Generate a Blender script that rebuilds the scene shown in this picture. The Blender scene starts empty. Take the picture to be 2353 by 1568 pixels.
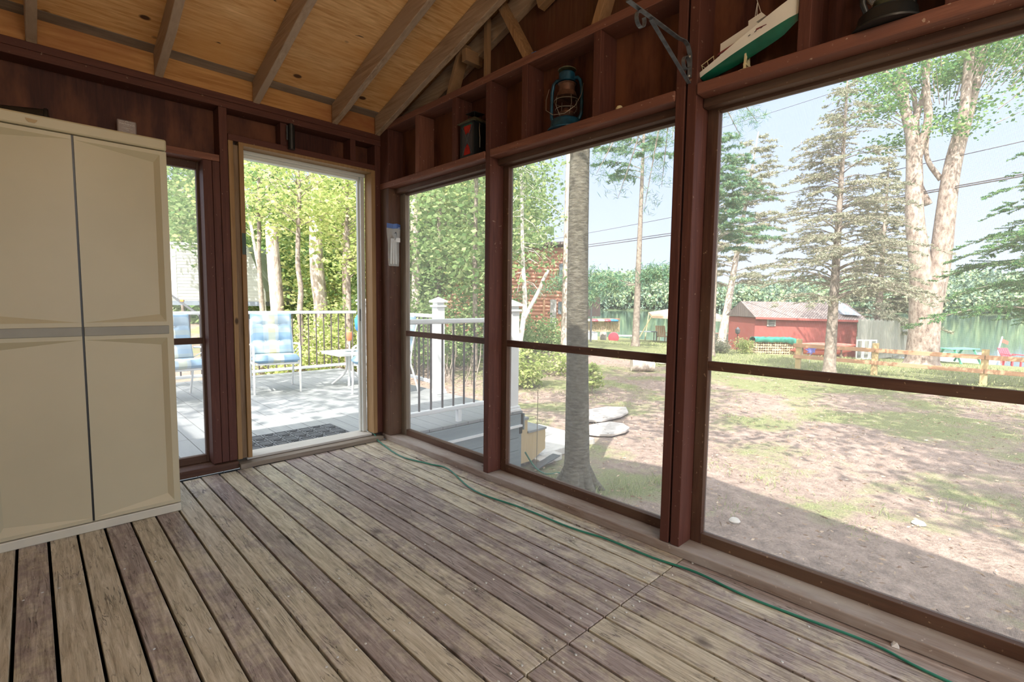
import bpy, math, random
import numpy as np
from mathutils import Vector, Matrix
SC = bpy.context.scene
COL = SC.collection
# ------------------------------------------------------------------ camera, sky, sun, exposure
CAM = Vector((-1.905, -3.373, 1.06))
FWD = Vector((0.695063, 0.714574, -0.079219)); RIGHT = Vector((0.7176, -0.6963, 0.0119)); UPV = Vector((0.0467, 0.0651, 0.9968))
FWD.normalize(); RIGHT = (RIGHT - FWD * RIGHT.dot(FWD)).normalized(); UPV = RIGHT.cross(FWD)
cd = bpy.data.cameras.new('camera'); cam = bpy.data.objects.new('camera', cd); COL.objects.link(cam)
cd.sensor_width = 36; cd.lens = 36 * 1138.2 / 2353; cd.clip_start = .02; cd.clip_end = 2000
cam.matrix_world = Matrix(((RIGHT.x, UPV.x, -FWD.x, CAM.x), (RIGHT.y, UPV.y, -FWD.y, CAM.y), (RIGHT.z, UPV.z, -FWD.z, CAM.z), (0, 0, 0, 1)))
SC.camera = cam
w = bpy.data.worlds.new('sky'); SC.world = w; w.use_nodes = True
nt = w.node_tree; nt.nodes.clear()
bg = nt.nodes.new('ShaderNodeBackground'); wo = nt.nodes.new('ShaderNodeOutputWorld')
tc = nt.nodes.new('ShaderNodeTexCoord'); sx = nt.nodes.new('ShaderNodeSeparateXYZ'); cr = nt.nodes.new('ShaderNodeValToRGB')
nt.links.new(tc.outputs['Generated'], sx.inputs[0]); nt.links.new(sx.outputs['Z'], cr.inputs[0]); nt.links.new(cr.outputs[0], bg.inputs[0]); nt.links.new(bg.outputs[0], wo.inputs[0])
e = cr.color_ramp.elements
e[0].position = 0.0; e[0].color = (.76, .85, 1.0, 1); e[1].position = 1.0; e[1].color = (.50, .66, 1.0, 1)
x = e.new(.25); x.color = (.60, .72, 1.0, 1)
# the sky is brighter around the sun (behind the camera) than opposite it
dp = nt.nodes.new('ShaderNodeVectorMath'); dp.operation = 'DOT_PRODUCT'; dp.inputs[1].default_value = tuple(Vector((-.70, -.34, 1)).normalized())
nt.links.new(tc.outputs['Generated'], dp.inputs[0])
gl = nt.nodes.new('ShaderNodeMapRange'); gl.interpolation_type = 'SMOOTHERSTEP'; gl.inputs[1].default_value = -.1; gl.inputs[2].default_value = 1.0; gl.inputs[3].default_value = .57; gl.inputs[4].default_value = 2.0
nt.links.new(dp.outputs['Value'], gl.inputs[0]); nt.links.new(gl.outputs[0], bg.inputs['Strength'])
wc = nt.nodes.new('ShaderNodeMix'); wc.data_type = 'RGBA'; wf_ = nt.nodes.new('ShaderNodeMapRange'); wf_.inputs[1].default_value = .1; wf_.inputs[2].default_value = 1.0
nt.links.new(dp.outputs['Value'], wf_.inputs[0]); nt.links.new(wf_.outputs[0], wc.inputs[0]); nt.links.new(cr.outputs[0], wc.inputs[6]); wc.inputs[7].default_value = (1.0, .93, .82, 1); nt.links.new(wc.outputs[2], bg.inputs[0])
sl = bpy.data.lights.new('sun', 'SUN'); sl.energy = 4.1; sl.angle = math.radians(.6); sl.color = (1.0, .93, .84)
so = bpy.data.objects.new('sun', sl); COL.objects.link(so)
so.rotation_euler = Vector((.70, .34, -1)).to_track_quat('-Z', 'Y').to_euler()
SC.view_settings.view_transform = 'Standard'; SC.view_settings.look = 'None'; SC.view_settings.gamma = 1
SC.view_settings.exposure = 1.5; SC.view_settings.use_curve_mapping = False
SC.cycles.max_bounces = 10; SC.cycles.diffuse_bounces = 6; SC.cycles.transparent_max_bounces = 24; SC.cycles.glossy_bounces = 3; SC.cycles.transmission_bounces = 4
SC.cycles.sample_clamp_indirect = 6; SC.cycles.caustics_reflective = False; SC.cycles.caustics_refractive = False
random.seed(5)
PI = math.pi
V = Vector
# ------------------------------------------------------------------ helpers
class MB:
    def __init__(s): s.v = []; s.f = []; s.m = []; s.cur = 0
    def add(s, vs, fs):
        o = len(s.v); s.v += [tuple(p) for p in vs]
        for f in fs: s.f.append(tuple(i + o for i in f)); s.m.append(s.cur)
        return s
    def box(s, x0, x1, y0, y1, z0, z1):
        return s.add([(x0,y0,z0),(x1,y0,z0),(x1,y1,z0),(x0,y1,z0),(x0,y0,z1),(x1,y0,z1),(x1,y1,z1),(x0,y1,z1)],
                     [(3,2,1,0),(4,5,6,7),(0,1,5,4),(1,2,6,5),(2,3,7,6),(3,0,4,7)])
    def beam(s, a, b, w, h, up=(0, 0, 1), off=(0, 0)):
        a, b = V(a), V(b); d = (b - a).normalized(); up = V(up); r = d.cross(up)
        if r.length < 1e-4: r = d.cross(V((1, 0, 0)))
        r.normalize(); u = r.cross(d); o = r * off[0] + u * off[1]; vs = []
        for p in (a, b):
            for i, j in ((-1, -1), (1, -1), (1, 1), (-1, 1)): vs.append(p + o + r * (i * w / 2) + u * (j * h / 2))
        return s.add(vs, [(3,2,1,0),(4,5,6,7),(0,1,5,4),(1,2,6,5),(2,3,7,6),(3,0,4,7)])
    def tube(s, pts, r, n=8, cap=True):
        pts = [V(p) for p in pts]; m = len(pts); rs = r if isinstance(r, (list, tuple)) else [r] * m
        ref = None; vs = []
        for i, p in enumerate(pts):
            t = (pts[min(i + 1, m - 1)] - pts[max(i - 1, 0)]).normalized()
            if ref is None:
                ref = t.cross(V((0, 0, 1)));
                if ref.length < .05: ref = t.cross(V((1, 0, 0)))
            ref = (ref - t * ref.dot(t)).normalized(); b = t.cross(ref)
            for k in range(n):
                a = 2 * PI * k / n; vs.append(p + (ref * math.cos(a) + b * math.sin(a)) * rs[i])
        fs = [(i*n+k, i*n+(k+1) % n, (i+1)*n+(k+1) % n, (i+1)*n+k) for i in range(m-1) for k in range(n)]
        if cap: fs += [tuple(range(n))[::-1], tuple((m-1)*n+k for k in range(n))]
        return s.add(vs, fs)
    def lathe(s, prof, c=(0, 0, 0), n=20, axis=None):
        c = V(c); vs = []; ax = V(axis).normalized() if axis else V((0, 0, 1))
        q = V((0, 0, 1)).rotation_difference(ax)
        for r, z in prof:
            for k in range(n):
                a = 2 * PI * k / n; vs.append(c + q @ V((r * math.cos(a), r * math.sin(a), z)))
        m = len(prof)
        fs = [(i*n+k, i*n+(k+1) % n, (i+1)*n+(k+1) % n, (i+1)*n+k) for i in range(m-1) for k in range(n)]
        fs += [tuple(range(n))[::-1], tuple((m-1)*n+k for k in range(n))]
        return s.add(vs, fs)
    def strap(s, pts, w, wd, t):     # flat strap along pts, width direction wd
        pts = [V(p) for p in pts]; wd = V(wd).normalized(); vs = []; m = len(pts)
        for i, p in enumerate(pts):
            d = (pts[min(i+1, m-1)] - pts[max(i-1, 0)]).normalized(); nn = d.cross(wd).normalized()
            for a, b in ((-1, -1), (1, -1), (1, 1), (-1, 1)): vs.append(p + wd * (a * w / 2) + nn * (b * t / 2))
        fs = [(i*4+k, i*4+(k+1) % 4, (i+1)*4+(k+1) % 4, (i+1)*4+k) for i in range(m-1) for k in range(4)] + [(3,2,1,0), tuple((m-1)*4+k for k in range(4))]
        return s.add(vs, fs)
    def build(s, name, mats, parent=None, smooth=False, bevel=0, loc=None):
        me = bpy.data.meshes.new(name); me.from_pydata(s.v, [], s.f); me.update()
        o = bpy.data.objects.new(name, me); COL.objects.link(o)
        for m in (mats if isinstance(mats, (list, tuple)) else [mats]): me.materials.append(m)
        if len(me.materials) > 1: me.polygons.foreach_set('material_index', s.m)
        if smooth:
            me.polygons.foreach_set('use_smooth', [True] * len(me.polygons))
            try: me.set_sharp_from_angle(angle=math.radians(40))
            except Exception: pass
        if bevel:
            b = o.modifiers.new('bevel', 'BEVEL'); b.width = bevel; b.segments = 2; b.limit_method = 'ANGLE'
        if parent: o.parent = parent
        if loc: o.location = loc
        return o
def tag(o, label=None, cat=None, group=None, kind=None):
    if label: o['label'] = label
    if cat: o['category'] = cat
    if group: o['group'] = group
    if kind: o['kind'] = kind
    return o
def thing(name, label, cat, loc=(0, 0, 0), rz=0, group=None):
    o = bpy.data.objects.new(name, None); COL.objects.link(o); o.location = loc; o.rotation_euler = (0, 0, rz); o.empty_display_size = .05
    return tag(o, label, cat, group)
def copy_tree(o, parent=None):
    c = o.copy(); COL.objects.link(c); c.parent = parent
    for ch in list(o.children): copy_tree(ch, c)
    return c
def struct(o): o['kind'] = 'structure'; return o
def lerp(a, b, t): return a + (b - a) * t
def ground_z(x, y=0):
    return float(np.interp(x, [-80, 14, 18, 24, 28, 33, 38, 42, 60, 400], [-.7, -.7, -.85, -1.2, -1.4, -1.9, -2.45, -3.2, -6, -8]))
def place(px, py, dep):   # point seen at a place of the photo at a depth, used to survey the far scenery
    d = FWD + RIGHT * ((px - 1176.5) / 1138.2) - UPV * ((py - 784) / 1138.2)
    return CAM + d * dep
# ------------------------------------------------------------------ materials
def newmat(name):
    m = bpy.data.materials.new(name); m.use_nodes = True; nt = m.node_tree
    return m, nt, nt.nodes['Principled BSDF']
def N(nt, t, **kw):
    n = nt.nodes.new(t)
    for k, v in kw.items():
        if k.startswith('i_'): n.inputs[k[2:].replace('_', ' ')].default_value = v
        else: setattr(n, k, v)
    return n
def ramp(nt, src, stops, interp='LINEAR'):
    r = nt.nodes.new('ShaderNodeValToRGB'); r.color_ramp.interpolation = interp; el = r.color_ramp.elements
    while len(el) < len(stops): el.new(.5)
    for i, (p, c) in enumerate(stops): el[i].position = p; el[i].color = (c if len(c) == 4 else (*c, 1))
    nt.links.new(src, r.inputs[0]); return r.outputs[0]
def coords(nt, scale=(1, 1, 1), loc=(0, 0, 0)):
    t = nt.nodes.new('ShaderNodeTexCoord'); m = N(nt, 'ShaderNodeMapping'); m.inputs['Scale'].default_value = scale; m.inputs['Location'].default_value = loc
    nt.links.new(t.outputs['Object'], m.inputs[0]); return m.outputs[0]
def noise(nt, vec, scale, detail=4, rough=.55, out='Fac', dist=0):
    n = N(nt, 'ShaderNodeTexNoise'); n.inputs['Scale'].default_value = scale; n.inputs['Detail'].default_value = detail; n.inputs['Roughness'].default_value = rough; n.inputs['Distortion'].default_value = dist
    if vec is not None: nt.links.new(vec, n.inputs['Vector'])
    return n.outputs[out]
def mixc(nt, f, a, b, mode='MIX'):
    m = N(nt, 'ShaderNodeMix', data_type='RGBA', blend_type=mode)
    for k, v in ((0, f), (6, a), (7, b)):
        if isinstance(v, (int, float)): m.inputs[k].default_value = v
        elif isinstance(v, (tuple, list)): m.inputs[k].default_value = v if len(v) == 4 else (*v, 1)
        else: nt.links.new(v, m.inputs[k])
    return m.outputs[2]
def bump(nt, bs, h, st=.3, dist=.01):
    b = N(nt, 'ShaderNodeBump'); b.inputs['Strength'].default_value = st; b.inputs['Distance'].default_value = dist
    nt.links.new(h, b.inputs['Height']); nt.links.new(b.outputs[0], bs.inputs['Normal'])
def plain(name, c, rough=.6, metal=0, var=.12, sc=8, spec=.5, bm=0):
    m, nt, b = newmat(name); n = noise(nt, coords(nt), sc)
    lo = tuple(v * (1 - var) for v in c); hi = tuple(min(1, v * (1 + var)) for v in c)
    nt.links.new(ramp(nt, n, [(.3, lo), (.7, hi)]), b.inputs['Base Color'])
    b.inputs['Roughness'].default_value = rough; b.inputs['Metallic'].default_value = metal; b.inputs['Specular IOR Level'].default_value = spec
    if bm: bump(nt, b, n, bm)
    return m
def wood(name, c1, c2, c3=None, axis='X', rough=.75, sc=1.0, knots=True, flecks=None, grain=14, bmp=.25, stain=1.0):
    m, nt, b = newmat(name); st = {'X': (.06, 1, 1), 'Y': (1, .06, 1), 'Z': (1, 1, .06)}[axis]
    v = coords(nt, tuple(q * sc for q in st)); g = noise(nt, v, grain * 4, 5, .65, dist=.6)
    oi = N(nt, 'ShaderNodeObjectInfo')
    col = ramp(nt, g, [(.28, c1), (.72, c2)])
    if c3:
        n2 = noise(nt, coords(nt, tuple(lerp(q, 1, .25) for q in st)), 4.5 * sc, 5, .6)
        col = mixc(nt, ramp(nt, n2, [(.42, (0, 0, 0)), (.64, (stain, stain, stain))]), col, c3)
    if knots:
        kv = coords(nt, {'X': (.5, 1, 1), 'Y': (1, .5, 1), 'Z': (1, 1, .5)}[axis])
        vo = N(nt, 'ShaderNodeTexVoronoi'); vo.inputs['Scale'].default_value = 5.5 * sc; nt.links.new(kv, vo.inputs['Vector'])
        kf = ramp(nt, vo.outputs['Distance'], [(.035, (1, 1, 1)), (.075, (0, 0, 0))])
        col = mixc(nt, kf, col, tuple(q * .3 for q in c1))
    if flecks:
        fn = noise(nt, coords(nt), 55, 3, .5); ff = ramp(nt, fn, [(.69, (0, 0, 0)), (.73, (.8, .8, .8))])
        col = mixc(nt, ff, col, flecks)
    nt.links.new(col, b.inputs['Base Color']); b.inputs['Roughness'].default_value = rough; b.inputs['Specular IOR Level'].default_value = .25
    bump(nt, b, g, bmp, .004); return m
M = {}
M['red'] = {a: wood('painted_red_wood_' + a, (.058, .019, .013), (.125, .046, .032), (.085, .030, .022), a, .6, knots=False, flecks=(.26, .17, .12), bmp=.2) for a in 'XYZ'}
M['redlight'] = {a: wood('worn_red_wood_' + a, (.12, .046, .032), (.26, .112, .072), (.17, .068, .046), a, .6, flecks=(.42, .30, .22), bmp=.25) for a in 'XYZ'}
M['ply_red'] = wood('stained_plywood_wall', (.034, .010, .008), (.075, .023, .015), (.20, .075, .035), 'Z', .55, sc=1.1, knots=False, bmp=.1, stain=.75)
M['frame'] = {a: wood('dark_frame_wood_' + a, (.050, .022, .015), (.105, .048, .03), (.16, .11, .07), a, .6, knots=False, flecks=(.3, .2, .12), stain=.4) for a in 'XYZ'}
M['greywood'] = {a: wood('weathered_grey_wood_' + a, (.16, .13, .10), (.30, .26, .21), (.20, .16, .12), a, .8) for a in 'XYZ'}
M['sill'] = wood('worn_sill_wood', (.14, .085, .06), (.30, .23, .19), (.36, .32, .29), 'Y', .7, flecks=(.5, .42, .36))
M['rafter'] = wood('rafter_wood', (.22, .135, .08), (.52, .38, .26), (.38, .28, .20), 'Y', .7, sc=1.0)
M['truss'] = {a: wood('truss_wood_' + a, (.20, .10, .045), (.42, .25, .12), (.25, .15, .08), a, .7) for a in 'XYZ'}
M['jamb'] = wood('amber_jamb_wood', (.22, .125, .05), (.38, .24, .115), (.27, .16, .07), 'Z', .55)
M['jambdark'] = wood('weathered_jamb_wood', (.14, .09, .05), (.28, .20, .13), (.20, .13, .07), 'Z', .7)
def sheathing(name, a, b, stain):
    m, nt, bs = newmat(name)
    g = noise(nt, coords(nt, (.10, 1, 1)), 60, 5, .6, dist=.5); col = ramp(nt, g, [(.3, a), (.75, b)])
    n2 = noise(nt, coords(nt, (.5, 1, 1)), 2.6, 5, .6); col = mixc(nt, ramp(nt, n2, [(.42, (0, 0, 0)), (.68, (.8, .8, .8))]), col, stain)
    vo = N(nt, 'ShaderNodeTexVoronoi'); vo.inputs['Scale'].default_value = 8; nt.links.new(coords(nt, (.65, 1, .3)), vo.inputs['Vector'])
    sel = ramp(nt, vo.outputs['Color'], [(.26, (0, 0, 0)), (.30, (1, 1, 1))]); kn = ramp(nt, vo.outputs['Distance'], [(.11, (1, 1, 1)), (.16, (0, 0, 0))])
    col = mixc(nt, mixc(nt, 1.0, sel, kn, 'MULTIPLY'), col, (.10, .045, .02))
    dn = noise(nt, coords(nt, (.35, 1, 1)), 22, 2, .5); col = mixc(nt, ramp(nt, dn, [(.735, (0, 0, 0)), (.76, (.9, .9, .9))]), col, (.03, .02, .015))
    nt.links.new(col, bs.inputs['Base Color']); bs.inputs['Roughness'].default_value = .6; bs.inputs['Specular IOR Level'].default_value = .3; bump(nt, bs, g, .15, .003)
    return m
M['sheath'] = sheathing('roof_plywood', (.52, .25, .075), (.90, .60, .29), (.66, .34, .11))
M['sheathgrey'] = wood('grey_roof_board', (.20, .15, .11), (.36, .29, .22), (.16, .12, .09), 'X', .75)
M['frieze'] = wood('amber_frieze_board', (.32, .14, .04), (.60, .33, .12), (.30, .11, .04), 'X', .6, sc=.8)
# --- floor boards
m, nt, b = newmat('porch_floor_boards'); M['floor'] = m
tco = nt.nodes.new('ShaderNodeTexCoord'); sp = nt.nodes.new('ShaderNodeSeparateXYZ'); nt.links.new(tco.outputs['Object'], sp.inputs[0])
def math_(nt, op, a, b=None, c=None):
    n = N(nt, 'ShaderNodeMath', operation=op)
    for i, q in enumerate((a, b, c)):
        if q is None: continue
        if isinstance(q, (int, float)): n.inputs[i].default_value = q
        else: nt.links.new(q, n.inputs[i])
    return n.outputs[0]
bi = math_(nt, 'FLOOR', math_(nt, 'DIVIDE', math_(nt, 'SUBTRACT', sp.outputs['X'], .015), .0955))
seam = math_(nt, 'LESS_THAN', sp.outputs['Y'], -2.45); bid = math_(nt, 'ADD', bi, math_(nt, 'MULTIPLY', seam, 37.3))
wn = N(nt, 'ShaderNodeTexWhiteNoise', noise_dimensions='1D'); nt.links.new(bid, wn.inputs['W'])
cx = N(nt, 'ShaderNodeCombineXYZ'); nt.links.new(math_(nt, 'ADD', math_(nt, 'MULTIPLY', sp.outputs['X'], 1.0), math_(nt, 'MULTIPLY', bid, 3.7)), cx.inputs[0])
nt.links.new(math_(nt, 'MULTIPLY', sp.outputs['Y'], .07), cx.inputs[1])
g = noise(nt, cx.outputs[0], 75, 6, .7, dist=.8)
tan = ramp(nt, g, [(.30, (.25, .205, .14)), (.5, (.50, .445, .33)), (.72, (.72, .67, .55))])
mau = ramp(nt, g, [(.30, (.15, .115, .10)), (.5, (.31, .25, .225)), (.72, (.50, .44, .41))])
cx2 = N(nt, 'ShaderNodeCombineXYZ'); nt.links.new(math_(nt, 'ADD', sp.outputs['X'], math_(nt, 'MULTIPLY', bid, 1.3)), cx2.inputs[0]); nt.links.new(math_(nt, 'MULTIPLY', sp.outputs['Y'], .55), cx2.inputs[1])
blot = noise(nt, cx2.outputs[0], 5.5, 7, .72)
fine = noise(nt, tco.outputs['Object'], 26, 5, .7)
edge = math_(nt, 'MULTIPLY', math_(nt, 'ADD', sp.outputs['X'], 1.0), .10)     # redder stain kept towards the screens
left = math_(nt, 'MULTIPLY', math_(nt, 'MAXIMUM', math_(nt, 'SUBTRACT', -1.45, sp.outputs['X']), 0), .20)
fac = math_(nt, 'ADD', math_(nt, 'ADD', math_(nt, 'ADD', math_(nt, 'MULTIPLY', blot, .85), math_(nt, 'MULTIPLY', wn.outputs['Value'], .32)), math_(nt, 'MULTIPLY', fine, .27)), math_(nt, 'ADD', edge, left))
col = mixc(nt, ramp(nt, fac, [(.66, (0, 0, 0)), (.80, (1, 1, 1))]), tan, mau)
dk = noise(nt, cx2.outputs[0], 16, 4, .6); col = mixc(nt, ramp(nt, dk, [(.63, (0, 0, 0)), (.75, (.6, .6, .6))]), col, (.10, .08, .07))
crk = noise(nt, cx.outputs[0], 34, 3, .5, dist=1.5); cf = ramp(nt, crk, [(.484, (0, 0, 0)), (.495, (.75, .75, .75)), (.505, (.75, .75, .75)), (.516, (0, 0, 0))])
col = mixc(nt, mixc(nt, 1.0, cf, ramp(nt, blot, [(.45, (0, 0, 0)), (.55, (1, 1, 1))]), 'MULTIPLY'), col, (.06, .045, .035))
vo = N(nt, 'ShaderNodeTexVoronoi'); vo.inputs['Scale'].default_value = 4.5; nt.links.new(coords(nt, (1, .7, 1)), vo.inputs['Vector'])
col = mixc(nt, ramp(nt, vo.outputs['Distance'], [(.03, (.85, .85, .85)), (.12, (0, 0, 0))]), col, (.10, .075, .06))
nt.links.new(col, b.inputs['Base Color']); b.inputs['Roughness'].default_value = .48; b.inputs['Specular IOR Level'].default_value = .45
bump(nt, b, math_(nt, 'ADD', g, math_(nt, 'MULTIPLY', cf, -1)), .35, .003)
M['under'] = plain('painted_shade_void', (.006, .005, .004), .9)  # near-black colour stands in for the shade under the boards
M['nail'] = plain('nail_steel', (.55, .54, .50), .45, .4)
M['cab'] = plain('cream_plastic', (.47, .425, .285), .38, var=.04, sc=3)
M['cabstrip'] = plain('grey_plastic_strip', (.24, .23, .18), .4, var=.08)
M['cabbase'] = plain('pale_plastic_base', (.55, .53, .43), .42, var=.05)
M['black'] = plain('black_plastic', (.012, .013, .013), .35)
M['blackm'] = plain('black_metal', (.02, .022, .022), .4, .3)
M['white'] = plain('white_vinyl', (.78, .80, .80), .4, var=.03)
M['whitem'] = plain('white_painted_metal', (.82, .82, .80), .3, var=.04)
M['doorwhite'] = plain('white_door_frame', (.62, .65, .62), .4, var=.03)
M['bronze'] = plain('dark_baluster', (.10, .085, .085), .45)
M['glass_t'] = None
# deck boards (composite grey)
m, nt, b = newmat('grey_composite_deck'); M['deck'] = m
tco = nt.nodes.new('ShaderNodeTexCoord'); sp = nt.nodes.new('ShaderNodeSeparateXYZ'); nt.links.new(tco.outputs['Object'], sp.inputs[0])
wn = N(nt, 'ShaderNodeTexWhiteNoise', noise_dimensions='1D'); nt.links.new(math_(nt, 'FLOOR', math_(nt, 'DIVIDE', sp.outputs['X'], .145)), wn.inputs['W'])
g = noise(nt, coords(nt, (1, .05, 1)), 60, 4, .6)
nt.links.new(mixc(nt, math_(nt, 'MULTIPLY', wn.outputs['Value'], .5), ramp(nt, g, [(.3, (.22, .235, .245)), (.7, (.29, .305, .31))]), (.20, .215, .225)), b.inputs['Base Color']); b.inputs['Roughness'].default_value = .55
M['skirt'] = wood('blue_grey_skirting', (.19, .235, .255), (.27, .32, .34), None, 'X', .6, knots=False, bmp=.08)
M['stringer'] = wood('pale_treated_wood', (.50, .37, .19), (.62, .48, .28), (.55, .42, .23), 'Z', .7, sc=.7, knots=False)
M['foam'] = plain('grey_underside', (.16, .16, .16), .8)
# cushion plaid
m, nt, b = newmat('blue_yellow_plaid_cushion'); M['cushion'] = m
tco = nt.nodes.new('ShaderNodeTexCoord'); sp = nt.nodes.new('ShaderNodeSeparateXYZ'); nt.links.new(tco.outputs['Object'], sp.inputs[0])
fx = math_(nt, 'FRACT', math_(nt, 'ADD', math_(nt, 'DIVIDE', sp.outputs['X'], .36), .5)); fz = math_(nt, 'FRACT', math_(nt, 'DIVIDE', math_(nt, 'ADD', sp.outputs['Z'], sp.outputs['Y']), .34))
ca = ramp(nt, fx, [(0, (.28, .43, .58)), (.22, (.50, .60, .66)), (.38, (.62, .60, .38)), (.60, (.58, .62, .62)), (.70, (.24, .38, .55)), (1, (.24, .38, .55))], 'CONSTANT')
cb = ramp(nt, fz, [(0, (.60, .66, .67)), (.3, (.28, .44, .60)), (.6, (.60, .62, .48)), (.8, (.42, .54, .64))], 'CONSTANT')
nt.links.new(mixc(nt, .42, ca, cb), b.inputs['Base Color']); b.inputs['Roughness'].default_value = .85
M['tabletop'] = plain('frosted_table_glass', (.62, .72, .72), .15, var=.08)
M['mat'] = plain('grey_rubber_mat', (.13, .14, .15), .7)
M['cord'] = plain('green_cord', (.02, .17, .11), .4)
def bark(name, a, b_, c, scl=(1, 1, .25), s=14, peel=None, bm=.8):
    m, nt, b = newmat(name); v = coords(nt, scl); n = noise(nt, v, s, 6, .7); col = ramp(nt, n, [(.32, a), (.5, b_), (.68, c)])
    if peel:
        p = noise(nt, coords(nt, (1, 1, 5)), s * .5, 5, .7); col = mixc(nt, ramp(nt, p, [(.50, (0, 0, 0)), (.66, (.8, .8, .8))]), col, peel)
    nt.links.new(col, b.inputs['Base Color']); b.inputs['Roughness'].default_value = .9; b.inputs['Specular IOR Level'].default_value = .1; bump(nt, b, n, bm, .03); return m
M['beech'] = bark('grey_lenticel_bark', (.055, .05, .038), (.12, .112, .085), (.24, .23, .19), (1, 1, 3.2), 16, (.20, .195, .155), .5)
M['pinebark'] = bark('pink_grey_pine_bark', (.26, .20, .17), (.55, .47, .42), (.80, .73, .68), (1, 1, .3), 12)
M['maplebark'] = bark('pale_rough_bark', (.13, .095, .08), (.36, .29, .25), (.54, .47, .42), (1, 1, .5), 9)
M['birchbark'] = bark('white_birch_bark', (.30, .28, .25), (.66, .63, .58), (.85, .83, .78), (1, 1, 2.0), 8, None, .2)
M['twig'] = bark('grey_twig_bark', (.13, .11, .09), (.27, .23, .20), (.42, .37, .32), (1, 1, 1), 10, None, .2)
def leaf(name, a, b_, c, tr=.45):
    m, nt, bs = newmat(name); nt.nodes.remove(bs); out = nt.nodes['Material Output']
    ge = nt.nodes.new('ShaderNodeNewGeometry'); col = ramp(nt, ge.outputs['Random Per Island'], [(0, a), (.5, b_), (1, c)])
    d = nt.nodes.new('ShaderNodeBsdfDiffuse'); t = nt.nodes.new('ShaderNodeBsdfTranslucent'); mx = nt.nodes.new('ShaderNodeMixShader'); mx.inputs[0].default_value = tr
    nt.links.new(col, d.inputs[0]); nt.links.new(col, t.inputs[0]); nt.links.new(d.outputs[0], mx.inputs[1]); nt.links.new(t.outputs[0], mx.inputs[2]); nt.links.new(mx.outputs[0], out.inputs[0]); return m
M['leafy'] = leaf('fresh_maple_leaves', (.28, .38, .13), (.44, .52, .20), (.62, .64, .30))
M['leafg'] = leaf('green_leaves', (.13, .23, .09), (.25, .37, .15), (.42, .50, .26))
M['leafmap'] = leaf('dark_maple_leaves', (.08, .20, .08), (.16, .31, .12), (.34, .46, .18))
M['needle'] = leaf('dusty_spruce_needles', (.20, .24, .17), (.34, .36, .26), (.50, .46, .36), .25)
M['needleg'] = leaf('green_spruce_needles', (.06, .16, .08), (.12, .26, .11), (.26, .40, .16), .25)
M['needlep'] = leaf('blue_green_pine_needles', (.09, .22, .14), (.16, .32, .20), (.34, .44, .22), .3)
M['bushy'] = leaf('yellow_green_shrub_leaves', (.28, .37, .12), (.44, .52, .20), (.62, .64, .32))
M['farleaf'] = leaf('haze_tinted_far_tree_foliage', (.17, .27, .20), (.27, .38, .24), (.42, .50, .27), .2)  # pale veil of haze put into the leaf colours
M['fardark'] = leaf('haze_tinted_far_conifer_foliage', (.15, .24, .21), (.22, .32, .25), (.30, .39, .27), .2)  # same haze tint put into the conifer colours
M['grass'] = leaf('grass_blades', (.22, .28, .12), (.36, .42, .20), (.52, .52, .30), .3)
# ground
m, nt, b = newmat('sandy_ground_with_grass'); M['ground'] = m
vc = coords(nt); n1 = noise(nt, vc, .55, 6, .62); n2 = noise(nt, vc, 9, 6, .7); n3 = noise(nt, vc, 60, 3, .6)
dirt = ramp(nt, math_(nt, 'ADD', math_(nt, 'MULTIPLY', n2, .6), math_(nt, 'MULTIPLY', n3, .4)), [(.34, (.13, .10, .085)), (.5, (.29, .225, .19)), (.66, (.46, .36, .31))])
gr = ramp(nt, n3, [(.3, (.09, .13, .05)), (.6, (.24, .27, .12)), (.8, (.36, .36, .19))])
tco = nt.nodes.new('ShaderNodeTexCoord'); sp = nt.nodes.new('ShaderNodeSeparateXYZ'); nt.links.new(tco.outputs['Object'], sp.inputs[0])
far = N(nt, 'ShaderNodeMapRange'); nt.links.new(sp.outputs['X'], far.inputs[0]); far.inputs[1].default_value = 10.5; far.inputs[2].default_value = 13.2; far.inputs[3].default_value = 0; far.inputs[4].default_value = .22
gf = math_(nt, 'ADD', math_(nt, 'ADD', n1, math_(nt, 'MULTIPLY', n2, .25)), far.outputs[0])
nt.links.new(mixc(nt, ramp(nt, gf, [(.62, (0, 0, 0)), (.72, (.85, .85, .85))]), dirt, gr), b.inputs['Base Color']); b.inputs['Roughness'].default_value = .95; b.inputs['Specular IOR Level'].default_value = .1
bump(nt, b, math_(nt, 'ADD', n2, math_(nt, 'MULTIPLY', n3, .3)), .8, .04)
m, nt, b = newmat('lake_water'); M['water'] = m
b.inputs['Base Color'].default_value = (.05, .10, .08, 1); b.inputs['Roughness'].default_value = .06; b.inputs['IOR'].default_value = 1.33
wv = noise(nt, coords(nt, (.5, 1, 1)), 1.6, 3, .6); bump(nt, b, wv, .12, .05)
M['shedred'] = wood('red_shed_boards', (.30, .085, .075), (.44, .14, .12), (.36, .10, .09), 'Z', .7, knots=False)
M['logs'] = wood('orange_brown_logs', (.50, .23, .16), (.72, .38, .28), (.60, .30, .22), 'X', .6, knots=False)
m, nt, b = newmat('grey_shingles'); M['shingle'] = m
br = N(nt, 'ShaderNodeTexBrick'); br.inputs['Scale'].default_value = 3.2; br.inputs['Color1'].default_value = (.20, .16, .15, 1); br.inputs['Color2'].default_value = (.32, .27, .25, 1); br.inputs['Mortar'].default_value = (.07, .06, .06, 1); br.inputs['Mortar Size'].default_value = .03
nt.links.new(coords(nt), br.inputs['Vector']); nt.links.new(br.outputs['Color'], b.inputs['Base Color']); b.inputs['Roughness'].default_value = .9
M['cedar'] = wood('orange_rail_wood', (.46, .24, .14), (.68, .40, .26), (.50, .30, .20), 'Y', .7, knots=False)
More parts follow.
